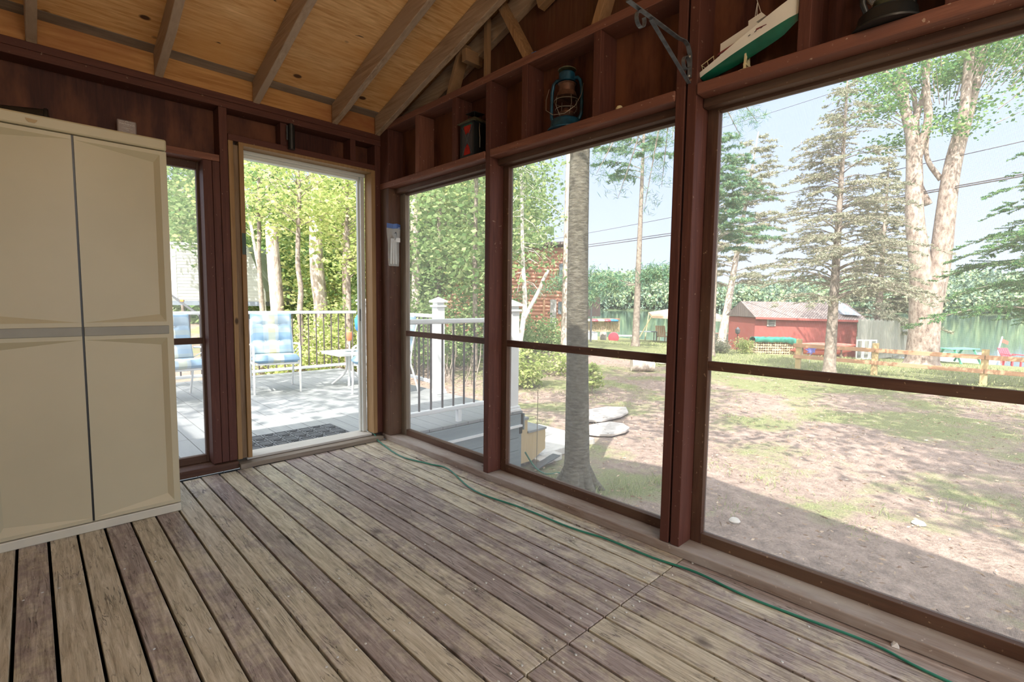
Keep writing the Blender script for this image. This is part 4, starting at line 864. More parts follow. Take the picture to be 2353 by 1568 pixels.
def conifer(name, label, base, h, r, z0, lmax, nbr, nnd, nl, nw, leafm, barkm, seed, droop=.25, up=.1, pw=.8, group=None, lean=(0, 0), side=None, bare=.0, trunk=True):
    rr = random.Random(seed); t = thing(name, label, 'tree', base, 0, group); tk = MB(); lv = Leaves(seed)
    path = [V((lean[0] * k_/8, lean[1] * k_/8, h * k_/8)) for k_ in range(9)]
    tk.tube(smooth_path(path, 3), [lerp(r * 1.0, r * .12, (i / 24) ** .85) * (1.25 if i == 0 else 1) for i in range(25)], 12)
    C_, D_ = [], []
    for i in range(nbr):
        q = (i + rr.random()) / nbr; z = z0 + (h * .985 - z0) * q ** .9; a = rr.uniform(0, 2 * PI) if side is None else rr.gauss(side, .9)
        L_ = lmax * (1 - (z - z0) / (h - z0)) ** pw * rr.uniform(.65, 1.08) + .12; s_ = V((lean[0] * z / h, lean[1] * z / h, z)); d = V((math.cos(a), math.sin(a), 0))
        m = 7; pts = []
        for k_ in range(m + 1):
            s = k_ / m; pts.append(s_ + d * (L_ * s) + V((0, 0, up * L_ * math.sin(PI * s * .6) - droop * L_ * s * s + .10 * L_ * max(0, s - .75))))
        b0 = max(.006, r * .16 * L_ / lmax); tk.tube(pts, [b0 * (1 - .85 * k_ / m) for k_ in range(m + 1)], 5)
        nt_ = max(6, int(L_ * 13)); lat = V((-d.y, d.x, 0))
        for k_ in range(nt_):
            s = rr.uniform(.18 + bare * .5, 1); kk = s * m; i0 = min(m-1, int(kk)); p = pts[i0].lerp(pts[i0+1], kk - i0)
            sg = rr.choice((-1, 1)); tl = L_ * .30 * (1.15 - s) * rr.uniform(.6, 1.2) + .08; dd = (lat * sg * .8 + d * .7 + V((0, 0, rr.uniform(-.35, .05)))).normalized()
            nn = max(3, int(nnd * (tl + .1))); ss = np.array([rr.random() for _ in range(nn)])[:, None]
            C_.append(np.array(p)[None] + np.array(dd)[None] * tl * ss); D_.append(np.repeat(np.array(dd)[None], nn, 0))
            if tl > .25: tk.tube([p, p + dd * tl], .003 + r * .01, 4)
    lv.add(np.concatenate(C_), nl, nw, np.concatenate(D_), .75)
    tk.build('trunk', barkm, t, smooth=True); lv.build('needles', leafm, t); return t
# grey trunk right outside the second screen
bt0 = thing('beech_tree', 'large grey trunked tree with horizontal bark lines standing right outside the middle screen', 'tree', (1.72, -.55, -.70))
tk = MB(); rr = random.Random(9); ppx = [(0, 0, -.05), (-.01, .0, .10), (-.005, .005, .30), (-.015, .012, 1.0), (-.028, .026, 2.0), (-.03, .03, 3.2), (.0, .02, 4.6), (.0, .05, 7.0), (.1, .1, 9.5)]
pp = smooth_path([V(q) for q in ppx], 5); rd = [np.interp(i / 5, range(9), [.20, .140, .118, .104, .094, .088, .083, .07, .04]) * rr.uniform(.985, 1.015) for i in range(len(pp))]; tk.tube(pp, rd, 28)
for a_ in (.4, 1.9, 3.6, 4.6, 5.5): tk.tube([(.07*math.cos(a_), .07*math.sin(a_), .22), (.15*math.cos(a_), .15*math.sin(a_), .07), (.27*math.cos(a_), .27*math.sin(a_), -.03)], [.055, .050, .02], 10)
lv = Leaves(91); cl = []
for i in range(34):
    a_ = rr.uniform(0, 2*PI); z_ = rr.uniform(3.6, 9.3); L_ = rr.uniform(.8, 2.3); s_ = V((0, 0, z_ - .3)); e_ = V((L_*math.cos(a_), L_*math.sin(a_), z_ + rr.uniform(.1, .8)))
    tk.tube([s_, s_.lerp(e_, .5) + V((0, 0, .12)), e_], [.025, .015, .005], 6); cl += [e_, s_.lerp(e_, .7), e_ + V((rr.gauss(0, .3), rr.gauss(0, .3), 0))]
cl = np.array([tuple(q) for q in cl]); ix = lv.r.randint(0, len(cl), 6500); lv.add(cl[ix] + lv.r.normal(size=(6500, 3)) * [.38, .38, .2], .14, .09)
tk.build('trunk', M['beech'], bt0, smooth=True); lv.build('foliage', M['leafg'], bt0)
gt = Leaves(17); 
for cx_, cy_, n_ in ((1.72, -.72, 70), (1.60, -.30, 50), (2.05, -.85, 50), (2.45, -1.0, 60), (1.95, -.95, 40)):
    c_ = np.array([cx_, cy_, -.67]) + gt.r.normal(size=(n_, 3)) * [.07, .07, .012]; gt.add(c_, .11, .007, [[0, 0, 1]] * n_, .38)
for i in range(520):
    x_, y_ = gt.r.uniform(2.2, 11.5), gt.r.uniform(-5.0, 5.5)
    if math.sin(x_ * 1.1 + y_ * .7) + math.sin(y_ * 1.9 - x_ * .5) + gt.r.normal() * .5 < .35: continue
    n_ = 34; gt.add(np.array([x_, y_, ground_z(x_) + .005]) + gt.r.normal(size=(n_, 3)) * [.10, .10, .008], .055, .006, [[0, 0, 1]] * n_, .6)
for i in range(900):
    x_, y_ = gt.r.uniform(11.5, 24), gt.r.uniform(-7, 11); n_ = 14
    gt.add(np.array([x_, y_, ground_z(x_) + .01]) + gt.r.normal(size=(n_, 3)) * [.25, .25, .01], .11, .018, [[0, 0, 1]] * n_, .5)
tag(gt.build('grass', M['grass']), 'thin short grass tufts scattered over the sandy yard and lawn', 'grass', kind='stuff')
lt = Leaves(23); q = lt.r.uniform(size=(5200, 2)); lt.add(np.c_[1.7 + q[:, 0] ** 1.3 * 9, -5 + q[:, 1] * 11, np.full(5200, -.672)], .045, .014, np.c_[lt.r.normal(size=(5200, 2)), np.zeros(5200)], .12)
tag(lt.build('leaf_litter', leaf('dry_litter', (.20, .13, .09), (.40, .30, .22), (.62, .50, .38), .1)), 'dry leaf and needle litter on the ground outside the screens', 'litter', kind='stuff')
# ---- trees seen through the doorway and the first screen
def bare_trunk(name, label, px, dep, wpx, h, bm, seed, lean=(0, 0), crown=None, leafm='leafg', nleaf=5000, group=None, z=None):
    b0 = base_at(px, dep, z); return broadleaf(name, label, b0, h, px_m(wpx, dep) / 2, crown or (h * .8, h * .16, h * .16), nleaf, .14, M[leafm], bm, seed, nbr=16, clump=.5, lean=lean, group=group)
bare_trunk('pine_tree', 'thick pale straight trunk in the left half of the doorway, behind the patio chair', 632, 15.5, 31, 14, M['pinebark'], 11, crown=(8.3, 2.6, 2.0), nleaf=5200)
bare_trunk('pine_tree', 'thick pale straight trunk in the middle of the doorway', 734, 14.5, 33, 14, M['pinebark'], 12, crown=(8.5, 2.4, 2.0), nleaf=5200)
bare_trunk('maple_tree', 'slimmer brown trunk at the right of the doorway beside the white corner post', 797, 13.0, 19, 9, M['maplebark'], 13, crown=(4.4, 1.1, 1.5), leafm='leafy', nleaf=1900)
bare_trunk('birch_tree', 'thin white leaning trunk at the left edge of the doorway', 617, 12.5, 9, 7.5, M['birchbark'], 14, lean=(-.9, .5), crown=(4.0, .7, .9), leafm='leafy', nleaf=800)
bare_trunk('pine_tree', 'dark trunk at the left edge of the first screen', 951, 14, 20, 13, M['pinebark'], 15, crown=(9.0, 2.2, 1.6), nleaf=3600)
bare_trunk('maple_tree', 'small greyish trunk at the right edge of the first screen, behind the railing', 1092, 12, 12, 8, M['twig'], 16, crown=(3.9, 1.5, 1.6), leafm='leafg', nleaf=3400)
def mass(px, dep, h, cr_, cv, zc, n, size, lm, seed, label, group, name='woodland_tree', cat='tree', trunk=True, z=None, bm='twig', r=.07):
    return broadleaf(name, label, base_at(px, dep, z), h, r, (zc, cr_, cv), n, size, M[lm], M[bm], seed, nbr=34, clump=cr_ * .20, group=group, cat=cat, trunk=trunk, ncl=3)
G1 = 'woodland trees behind the patio'
for i, (px, dep, h, cr_, cv, zc, n, sz, lm, lb) in enumerate((
    (690, 10.6, 4.9, 1.15, .85, 4.1, 1700, .095, 'leafy', 'bright yellow-green leafy young tree in front of the two thick pale trunks'),
    (800, 10.8, 4.6, .95, 1.2, 3.5, 2300, .095, 'leafy', 'bright leafy young tree at the upper right of the doorway'),
    (600, 11.5, 4.8, .8, .7, 4.2, 900, .10, 'leafg', 'sparse leafy branches at the upper left of the doorway'),
    (520, 17, 8.0, 2.3, 2.2, 5.6, 5200, .16, 'leafg', 'green tree crown rising behind the camper, left of the doorway'),
    (420, 20, 8.5, 2.4, 2.2, 6.6, 4200, .18, 'leafg', 'green tree crown above the camper roof, seen beside the cream cabinet'),
    (600, 21, 6.5, 2.2, 2.3, 3.4, 3800, .19, 'leafg', 'green woodland tree behind the leftmost thick pale trunk'),
    (690, 22, 7, 2.4, 2.8, 3.6, 4800, .19, 'leafg', 'green woodland tree filling the gap between the two thick pale trunks'),
    (770, 20, 8, 2.4, 3.2, 3.8, 6200, .18, 'leafy', 'light green woodland tree behind the slimmer brown trunk'),
    (845, 19, 9, 2.4, 3.4, 4.2, 6200, .17, 'leafg', 'green woodland tree behind the white right side of the doorway'),
    (930, 17, 8.5, 2.2, 3.0, 4.2, 6200, .15, 'leafg', 'green woodland tree at the left of the first screen'),
    (1010, 15, 7.5, 2.0, 2.6, 4.0, 6800, .13, 'leafg', 'dense green tree in the middle of the first screen behind the capped post'),
    (1085, 16, 8, 1.9, 2.8, 4.6, 5600, .14, 'leafy', 'lighter green tree at the right of the first screen'),
    (1000, 26, 12, 3.6, 4.2, 6.2, 6200, .24, 'leafg', 'taller green tree far behind the first screen'),
    (1150, 22, 10, 2.6, 2.8, 6.8, 3400, .19, 'leafg', 'green tree crown rising behind the post between the first and middle screens'))):
    mass(px, dep, h, cr_, cv, zc, n, sz, lm, 40 + i, lb, G1)
G2 = 'shrubs behind the patio railing'
for i, (px, dep, w_, h_, n, lm, lb) in enumerate((
    (600, 11.5, .9, .75, 1700, 'bushy', 'yellow-green shrub behind the patio chair in the doorway'),
    (690, 11.0, 1.0, .8, 2200, 'bushy', 'yellow-green shrub behind the railing, right of the patio chair'),
    (760, 11.8, 1.0, .95, 2200, 'bushy', 'yellow-green shrub behind the railing in front of the slimmer brown trunk'),
    (830, 12.5, 1.1, 1.25, 2400, 'leafy', 'light green shrub behind the white corner post'),
    (900, 13, 1.2, 1.3, 2400, 'leafg', 'green shrub behind the dark corner of the porch'),
    (960, 11.5, 1.1, 1.2, 2200, 'leafg', 'green shrub low at the left of the first screen'),
    (1040, 12.5, 1.3, 1.3, 2600, 'leafg', 'green shrub low in the first screen behind the capped post'),
    (1110, 14, 1.2, 1.2, 2200, 'leafg', 'green shrub behind the stud right of the first screen'),
    (1215, 10.2, .38, .55, 1500, 'bushy', 'bright yellow-green shrub at the foot of the white birch'),
    (1250, 17, 1.0, .65, 1700, 'leafg', 'dark green shrub in front of the log cabin'),
    (1180, 15, .9, .7, 1500, 'leafg', 'green shrub left of the white birch near the log cabin'),
    (1365, 9.6, .16, .35, 420, 'bushy', 'small green plant just right of the large grey trunk'),
    (1290, 12.0, .5, .30, 900, 'bushy', 'low yellow-green plants around the pink pine trunk'))):
    q = base_at(px, dep); broadleaf('shrub', lb, q, h_ * 1.2, .012, (h_ * .85, w_, h_ * .75), n, .085 if dep < 14 else .11, M[lm], M['twig'], 70 + i, nbr=22, clump=w_ * .25, group=G2, cat='shrub', ncl=2)
# thin bare brush by the first screen
bs_ = MB(); rr = random.Random(4); q0 = base_at(1065, 10.5)
for i in range(12):
    s_ = V((rr.uniform(-.6, .6), rr.uniform(-.5, .5), 0)); e_ = s_ + V((rr.uniform(-.5, .5), rr.uniform(-.4, .4), rr.uniform(.5, 1.3))); bs_.tube([s_, s_.lerp(e_, .5) + V((.06, 0, .05)), e_], [.012, .009, .004], 6)
tag(bs_.build('brush', M['twig'], smooth=True, loc=q0), 'bare grey brush twigs behind the railing in the lower first screen', 'branches')
# white birch with forked stem in the middle screen
q0 = base_at(1192, 11.3); bb = thing('birch_tree', 'slender white forked birch left in the middle screen before the log cabin', 'tree', q0)
f1 = lambda px, py, dd=0: LAT * px_m(px - 1192, 11.3) + V((0, 0, (CAM.z + px_m(697 - py, 11.3)) - q0.z)) + FW * dd
mb = MB(); mb.tube(smooth_path([f1(1186, 850), f1(1196, 790), f1(1203, 740), f1(1206, 690), f1(1201, 620), f1(1198, 540, .1), f1(1196, 450, .2), f1(1190, 340, .3)], 4), [lerp(.068, .03, i/28) for i in range(29)], 12)
mb.tube(smooth_path([f1(1201, 745), f1(1218, 710), f1(1236, 675), f1(1248, 645), f1(1259, 624)], 4), [lerp(.05, .035, i/16) for i in range(17)], 10)
rr = random.Random(8); lv = Leaves(88); cl = []
for i in range(46):
    py_ = rr.uniform(330, 660); s_ = f1(1199, py_, .1); a_ = rr.uniform(0, 2*PI); L_ = rr.uniform(.3, .95); e_ = s_ + V((math.cos(a_)*L_, math.sin(a_)*L_, rr.uniform(-.55, .1))); mb.tube([s_, s_.lerp(e_, .5) + V((0, 0, .10)), e_], [.010, .007, .003], 5)
    if py_ < 560 or rr.random() < .3: cl += [e_, s_.lerp(e_, .6)]
cl = np.array([tuple(q) for q in cl]); ix = lv.r.randint(0, len(cl), 2600); lv.add(cl[ix] + lv.r.normal(size=(2600, 3)) * [.17, .17, .12], .07, .045)
mb.build('trunk', M['birchbark'], bb, smooth=True); lv.build('foliage', M['leafg'], bb)
# pink pine behind the grey trunk
q0 = base_at(1300, 12.8); conifer('pine_tree', 'pinkish scaly pine trunk just left of the large grey trunk', q0, 12, px_m(22, 12.8) / 2, 6.3, 2.4, 34, 26, .16, .022, M['needlep'], M['pinebark'], 31, droop=.1, up=.3, pw=.5)
# stump and pine in mid distance, middle screen
q0 = base_at(1463, 21.0); conifer('pine_tree', 'slim dark pine trunk standing on the lawn left of the tan canopy', q0, 12, .165, 7.0, 2.6, 34, 42, .24, .035, M['needlep'], M['twig'], 32, droop=.15, up=.25, pw=.45, lean=(.1, -.05))
q1 = V(q0); 
ap = thing('pine_branch', 'drooping green pine bough crossing low over the far shore in the middle screen', 'branch', place(1463, 655, 21)); mb = MB(); lv = Leaves(33); rr = random.Random(33)
for dxs in ((-5.0, -.5), (-3.6, .2), (-2.5, -.9), (1.1, .35), (1.6, .6)):
    e_ = LAT * dxs[0] + V((0, 0, dxs[1])) ; pts = [V((0, 0, 0)), e_ * .5 + V((0, 0, .35)), e_]; mb.tube(pts, [.03, .02, .006], 6)
    for k_ in range(44):
        s = rr.uniform(.2, 1); p_ = pts[0].lerp(pts[1], s * 2) if s < .5 else pts[1].lerp(pts[2], s * 2 - 1)
        lv.add(np.array(p_) + lv.r.normal(size=(26, 3)) * [.22, .22, .16], .22, .03)
mb.build('limb', M['twig'], ap, smooth=True); lv.build('needles', M['needlep'], ap)
sl_ = base_at(1480, 12.8); tag(MB().tube([sl_ + V((0, 0, .16)) - LAT * .28, sl_ + V((0, 0, .14)) + LAT * .30], [.17, .15], 14).build('log', M['pinebark'], smooth=True), 'short cut log lying on the yard at the right of the middle screen', 'log')
tag(MB().lathe([(.18, 0), (.2, .10), (.15, .2), (.05, .24)], base_at(1525, 14.5), 9).build('rock', M['stone'], smooth=True), 'pale grey boulder at the lower right of the middle screen beyond the log', 'rock')
tag(MB().lathe([(.03, -.01), (.05, .012), (.035, .03), (.01, .035)], (3.15, -2.9, -.695), 9).build('rock', M['concrete'], smooth=True), 'small white pebble on the shaded ground outside the large screen', 'rock')
tag(MB().lathe([(.03, -.01), (.045, .012), (.03, .03), (.01, .035)], (2.1, -1.86, -.695), 9).build('rock', M['concrete'], smooth=True), 'small white pebble on the ground at the lower right of the middle screen', 'rock')
# overhanging pine boughs close to the porch (upper middle screen)
pb = thing('overhanging_boughs', 'long needled pine boughs hanging into the top right of the middle screen', 'branch', place(1560, 120, 9)); mb = MB(); lv = Leaves(35); rr = random.Random(35)
for (px, py, dd) in ((1370, 400, .6), (1420, 455, 0), (1480, 480, .3), (1520, 430, .8), (1545, 330, 0), (1395, 345, .9), (1450, 330, .2), (1505, 350, .5), (1700, 310, .3), (1740, 280, .6)):
    e_ = place(px, py, 9 + dd) - place(1560, 120, 9); pts = smooth_path([V((0, 0, 0)), e_ * .45 + V((0, 0, .35)), e_ * .8 + V((0, 0, .12)), e_], 5); mb.tube(pts, [lerp(.022, .004, i / 15) for i in range(16)], 6)
    for k_ in range(26):
        p_ = pts[int(rr.uniform(5, 15.9))] + V((rr.gauss(0, .16), rr.gauss(0, .16), rr.gauss(0, .10))); n_ = 16; lv.add(np.repeat(np.array(p_)[None], n_, 0) + lv.r.normal(size=(n_, 3)) * .05, .14, .009)
mb.build('limb', M['twig'], pb, smooth=True); lv.build('needles', M['needlep'], pb)
# ---- large screen: spruce, maple, pines
conifer('spruce_tree', 'tall sparse grey-tan spruce standing in front of the red shed', base_at(1915, 12.3), 7.15, .15, 1.75, 2.25, 150, 48, .105, .018, M['needle'], M['twig'], 51, droop=.30, up=.24, pw=.66, bare=.0)
conifer('spruce_tree', 'dark green spruce whose boughs reach in from the right edge of the large screen', base_at(2500, 10.2), 7.6, .14, 1.35, 3.0, 130, 120, .085, .016, M['needleg'], M['twig'], 52, droop=.28, up=.22, pw=.9)
conifer('spruce_tree', 'dense spruce behind the forked maple, right of the red shed', base_at(2020, 24), 9.5, .2, 1.0, 2.6, 130, 40, .20, .045, M['needle'], M['maplebark'], 53, droop=.25, up=.15, pw=.7)
conifer('pine_tree', 'leaning pine at the left edge of the large screen behind the tan canopy', base_at(1660, 27), 11.5, .24, 3.0, 3.3, 62, 26, .26, .04, M['needle'], M['pinebark'], 54, droop=.15, up=.2, pw=.5, lean=(1.2, -1.0))
conifer('pine_tree', 'green pine crown at the upper left of the large screen', base_at(1640, 17), 7.6, .11, 3.5, 2.1, 60, 60, .17, .026, M['needlep'], M['twig'], 55, droop=.15, up=.25, pw=.6)
q0 = base_at(2130, 15.6); mp = thing('maple_tree', 'huge pale trunked maple forking into several limbs in the large screen', 'tree', q0)
f2 = lambda px, py, dd=0: LAT * px_m(px - 2130, 15.6) + V((0, 0, (CAM.z + px_m(706 - py, 15.6)) - q0.z)) + FW * dd
mb = MB(); 
def limb(pts, w0, w1, n=14):
    sp_ = smooth_path([f2(*q) for q in pts], 5); mb.tube(sp_, [lerp(px_m(w0, 15.6), px_m(w1, 15.6), i / (len(sp_)-1)) / 2 for i in range(len(sp_))], n)
sp_ = smooth_path([f2(2128, 845), f2(2128, 815), f2(2128, 760), f2(2127, 700), f2(2127, 650)], 4); mb.tube(sp_, [px_m(np.interp(i, [0, 2, 8, 16], [84, 66, 58, 66]), 15.6) / 2 for i in range(17)], 22)
limb([(2118, 690), (2105, 600), (2092, 500, .1), (2088, 380, .2), (2078, 320, .2), (2062, 250, .3), (2050, 140, .4)], 46, 14)
limb([(2140, 690), (2152, 600), (2150, 500, -.1), (2150, 400, -.2), (2168, 300, -.2), (2188, 230, -.1), (2210, 130, 0)], 46, 18)
limb([(2150, 400, -.2), (2152, 300, -.4), (2155, 200, -.4), (2150, 90, -.5)], 20, 16)
limb([(2088, 390, .2), (2100, 300, .0), (2092, 230, 0), (2082, 100, .1)], 20, 10)
limb([(2078, 310, .2), (2100, 240, .3), (2125, 150, .5)], 14, 8)
limb([(2068, 265, .3), (2035, 215, .2), (1990, 160, .2)], 13, 7)
limb([(2168, 300, -.2), (2200, 200, .2), (2225, 110, .3)], 15, 8)
limb([(2140, 470, .4), (2118, 400, .6), (2112, 300, .6), (2108, 200, .8)], 16, 9)
limb([(2140, 420, 0), (2110, 370, .1), (2108, 300, .1)], 12, 7)
lv = Leaves(61); rr = random.Random(61); cl = []
for (px, py, s_x, s_y, n_) in ((2000, 210, 60, 40, 16), (1985, 280, 50, 30, 9), (2120, 170, 70, 60, 22), (2200, 160, 70, 50, 26), (2280, 130, 60, 45, 26), (2210, 260, 40, 30, 12), (2330, 110, 40, 50, 14), (2060, 330, 30, 20, 5), (2130, 300, 40, 30, 9), (2030, 120, 60, 50, 18), (2150, 40, 120, 60, 34), (2300, 190, 30, 20, 5)):
    for _ in range(n_):
        c_ = f2(rr.gauss(px, s_x * .5), rr.gauss(py, s_y * .5), rr.uniform(-1.4, 1.6)); cl.append(c_)
        if rr.random() < .7: mb.tube([c_.lerp(f2(2140, 330), .35) + V((0, 0, -.1)), c_], [.014, .004], 5)
cl = np.array([tuple(q) for q in cl]); ix = lv.r.randint(0, len(cl), 13500); lv.add(cl[ix] + lv.r.normal(size=(13500, 3)) * [.26, .26, .14], .105, .07, lv.r.normal(size=(13500, 3)) * [1, 1, .3], .2)
mb.build('trunk', M['maplebark'], mp, smooth=True); lv.build('foliage', M['leafmap'], mp)
# ---- trees out of the frame whose crowns dapple the yard
broadleaf('shade_tree', 'leafy tree outside the frame whose crown dapples the yard', (.9, -6.6, -.7), 8.6, .14, (6.4, 2.2, 1.0), 4200, .16, M['leafg'], M['beech'], 95, nbr=26, clump=.42)
broadleaf('shade_tree', 'second leafy tree outside the frame beyond the right edge', (3.9, -4.9, -.7), 10, .16, (6.8, 2.4, 1.0), 4200, .17, M['leafg'], M['beech'], 96, nbr=26, clump=.45)
broadleaf('shade_tree', 'leafy tree over the left end of the patio outside the frame', (-3.9, 1.6, -.7), 8.0, .14, (6.4, 1.9, 1.1), 2300, .15, M['leafg'], M['beech'], 97, nbr=20, clump=.4)
# ---- camper
cm = thing('camper', 'cream sided camper nose with dark lower trim seen behind the patio', 'camper', base_at(500, 18, -.7))
o0 = V(cm.location); A = place(612, 700, 18); Lx = LAT; Fy = FW; up_ = lambda py: CAM.z + px_m(696 - py, 18) + .7
xr0 = px_m(612 - 500, 18); xl0 = px_m(340 - 500, 18)
def quadbox(mb, prof, d0, d1):  # prof: list of (lateral, z); extruded in depth
    n = len(prof); vs = [Lx * a + Fy * d0 + V((0, 0, b2)) for a, b2 in prof] + [Lx * a + Fy * d1 + V((0, 0, b2)) for a, b2 in prof]
    mb.add(vs, [tuple(range(n)), tuple(range(2*n-1, n-1, -1))] + [(i+n, (i+1) % n+n, (i+1) % n, i) for i in range(n)])
mb = MB(); quadbox(mb, [(xl0, up_(703)), (xr0, up_(703)), (xr0 - .02, up_(680)), (xr0 - .55, up_(588)), (xr0 - .75, up_(575)), (xl0, up_(568))], 0, 2.3); mb.build('body', M['camper'], cm)
mb = MB()
for i in range(17):
    z = up_(700) + i * .115; xe = xr0 - .03 - max(0, (z - up_(680)) / (up_(588) - up_(680))) * .53
    if z < up_(578): quadbox(mb, [(xl0, z), (xe, z), (xe, z + .014), (xl0, z + .014)], -.012, 0)
mb.build('siding_ribs', M['skirt'], cm) if False else mb.build('siding_ribs', plain('siding_pale_rib', (.50, .54, .50), .5), cm)  # ribs in a paler tone than the siding
mb = MB(); quadbox(mb, [(xl0, up_(713)), (xr0 - .05, up_(713)), (xr0, up_(703)), (xl0, up_(703))], -.02, 2.3); mb.build('lower_trim', M['camperdark'], cm)
mb = MB(); quadbox(mb, [(xl0, up_(573)), (xr0 - .72, up_(580)), (xr0 - .72, up_(576)), (xl0, up_(567.5))], -.03, 0); mb.build('roof_trim', M['white'], cm)
for pxm in (420, 601): mb = MB(); xm = px_m(pxm - 500, 18); quadbox(mb, [(xm - .06, up_(705)), (xm + .06, up_(705)), (xm + .06, up_(700)), (xm - .06, up_(700))], -.05, -.021); mb.build('marker_light', M['orange'], cm)
mb = MB(); xm = px_m(400 - 500, 18); quadbox(mb, [(xm - .14, up_(697)), (xm + .14, up_(697)), (xm + .14, up_(590)), (xm - .14, up_(590))], -.02, -.003); mb.build('hatch_door', M['white'], cm)
MB().beam(Lx * px_m(395 - 500, 18) + V((0, 0, up_(690))), Lx * px_m(470 - 500, 18) + V((0, 0, up_(745))), .06, .08).build('strut', M['galv'], cm)
MB().box(-.06, .06, -.06, .06, 0, up_(713)).build('landing_leg', M['galv'], cm)
MB().lathe([(.38, -.12), (.40, -.10), (.40, .10), (.38, .12)], Lx * (xl0 + .6) + Fy * .3 + V((0, 0, .40)), 24, axis=FW).build('wheel', M['black'], cm)
# ---- log cabin
D = 25.0; cbn = thing('log_cabin', 'two storey orange-brown log cabin behind the white birch', 'building', base_at(1240, D, -1.0)); zz = lambda py: CAM.z + px_m(701 - py, D) + 1.0; xx = lambda px: px_m(px - 1240, D)
mb = MB(); quadbox(mb, [(xx(1020), -.2), (xx(1302), -.2), (xx(1302), zz(575)), (xx(1020), zz(592))], .0, 6); mb.build('wall', M['logs'], cbn)
mb = MB()
nl_ = 24
for i in range(nl_):
    z = zz(778) + (zz(578) - zz(778)) * i / nl_; mb.tube([Lx * xx(1020) + V((0, 0, z)), Lx * xx(1258) + V((0, 0, z))], .085, 8)
    if not (zz(762) < z < zz(693)): mb.tube([Lx * xx(1258) + V((0, 0, z)), Lx * xx(1302) + V((0, 0, z))], .085, 8)
    else: mb.tube([Lx * xx(1258) + V((0, 0, z)), Lx * xx(1264) + V((0, 0, z))], .085, 8).tube([Lx * xx(1279) + V((0, 0, z)), Lx * xx(1282) + V((0, 0, z))], .085, 8)
mb.build('log_courses', M['logs'], cbn, smooth=True)
mb = MB(); quadbox(mb, [(xx(1247), zz(785)), (xx(1252), zz(785)), (xx(1252), zz(694)), (xx(1247), zz(694))], -.16, 0); mb.build('corner_post', M['cedar'], cbn)
dr2 = MB(); quadbox(dr2, [(xx(1264), zz(762)), (xx(1278), zz(762)), (xx(1278), zz(695)), (xx(1264), zz(695))], -.10, -.02); dr_o = dr2.build('door', plain('faded_grey_door', (.45, .44, .46), .5, var=.3, sc=4), cbn)
mb = MB(); quadbox(mb, [(xx(1266), zz(757)), (xx(1276), zz(757)), (xx(1276), zz(744)), (xx(1266), zz(744))], -.11, -.101); mb.build('door_panel', M['camperdark'], dr_o)
mb = MB(); quadbox(mb, [(xx(1282), zz(728)), (xx(1293), zz(728)), (xx(1293), zz(700)), (xx(1282), zz(700))], -.10, -.02); mb.build('window', M['camperdark'], cbn)
mb = MB(); quadbox(mb, [(xx(1210), zz(722)), (xx(1221), zz(722)), (xx(1221), zz(700)), (xx(1210), zz(700))], -.10, -.02); mb.build('window', plain('pale_blind', (.62, .56, .42), .5), cbn)
mb = MB(); quadbox(mb, [(xx(1000), zz(590)), (xx(1306), zz(571)), (xx(1306), zz(565)), (xx(1000), zz(584))], -.6, 6.3); mb.build('roof', M['shingle'], cbn)
mb = MB(); quadbox(mb, [(xx(1020), -.25), (xx(1306), -.25), (xx(1306), zz(784)), (xx(1020), zz(784))], -.25, 0); mb.build('foundation', M['stone'], cbn)
mb = MB(); quadbox(mb, [(xx(1282), zz(650)), (xx(1300), zz(668)), (xx(1300), zz(610)), (xx(1282), zz(616))], -.5, -.1); mb.build('awning', M['camperdark'], cbn)
# cabin porch with bamboo rail and dark board
dkp = thing('cabin_porch', 'raised cabin porch with slatted wooden rail right of the large grey trunk', 'porch', base_at(1385, 27, -1.1)); D = 27.0; zz = lambda py: CAM.z + px_m(702 - py, D) + 1.1; xx = lambda px: px_m(px - 1385, D)
mb = MB()
for i in range(34): q = lerp(xx(1300), xx(1424), i / 33); mb.beam(Lx * q + V((0, 0, zz(769 + 0))), Lx * q + V((0, 0, zz(743))), .075, .03)
mb.build('slats', M['cutwood'], dkp); mb = MB(); mb.beam(Lx * xx(1300) + V((0, 0, zz(742))), Lx * xx(1425) + V((0, 0, zz(739))), .12, .08); mb.build('rail', M['cedar'], dkp)
mb = MB(); quadbox(mb, [(xx(1300), 0), (xx(1375), 0), (xx(1375), zz(771)), (xx(1300), zz(771))], .02, 2.5); mb.build('base', plain('pale_blue_base', (.55, .62, .66), .7), dkp)
for i, (px, c_) in enumerate(((1352, 'white'), (1366, 'redpl'), (1380, 'boat'), (1395, 'redpl'), (1408, 'bluepl'))):
    tag(MB().lathe([(.25, 0), (.32, .04), (.28, .10), (.05, .14)], place(px, 740, D) + V((0, 0, .02)), 10).build('towel', M[c_], smooth=True), ('white', 'red', 'pale', 'second red', 'blue')[i] + ' folded towel lying on the cabin porch rail', 'towel', 'towels on the cabin porch rail')
bd = thing('dark_board', 'dark square board raised in the air just right of the large grey trunk', 'board', place(1366, 705, 24)); s = px_m(1, 24)
mb = MB(); quadbox(mb, [(-22*s, -23*s), (14*s, -22*s), (12*s, 23*s), (-22*s, 22*s)], 0, .08); mb.build('panel', plain('dark_brown_panel', (.07, .05, .05), .5), bd)
MB().tube([V((-10*s, 0, 0)) + Fy * .15 + V((0, 0, 0)), V((-10*s, 0, -2.3)) + Fy * .15], .05, 8).build('pole', M['galv'], bd)
MB().box(2*s, 6*s, -.11, -.09, -18*s, -14*s).build('sticker', M['white'], bd) if False else None
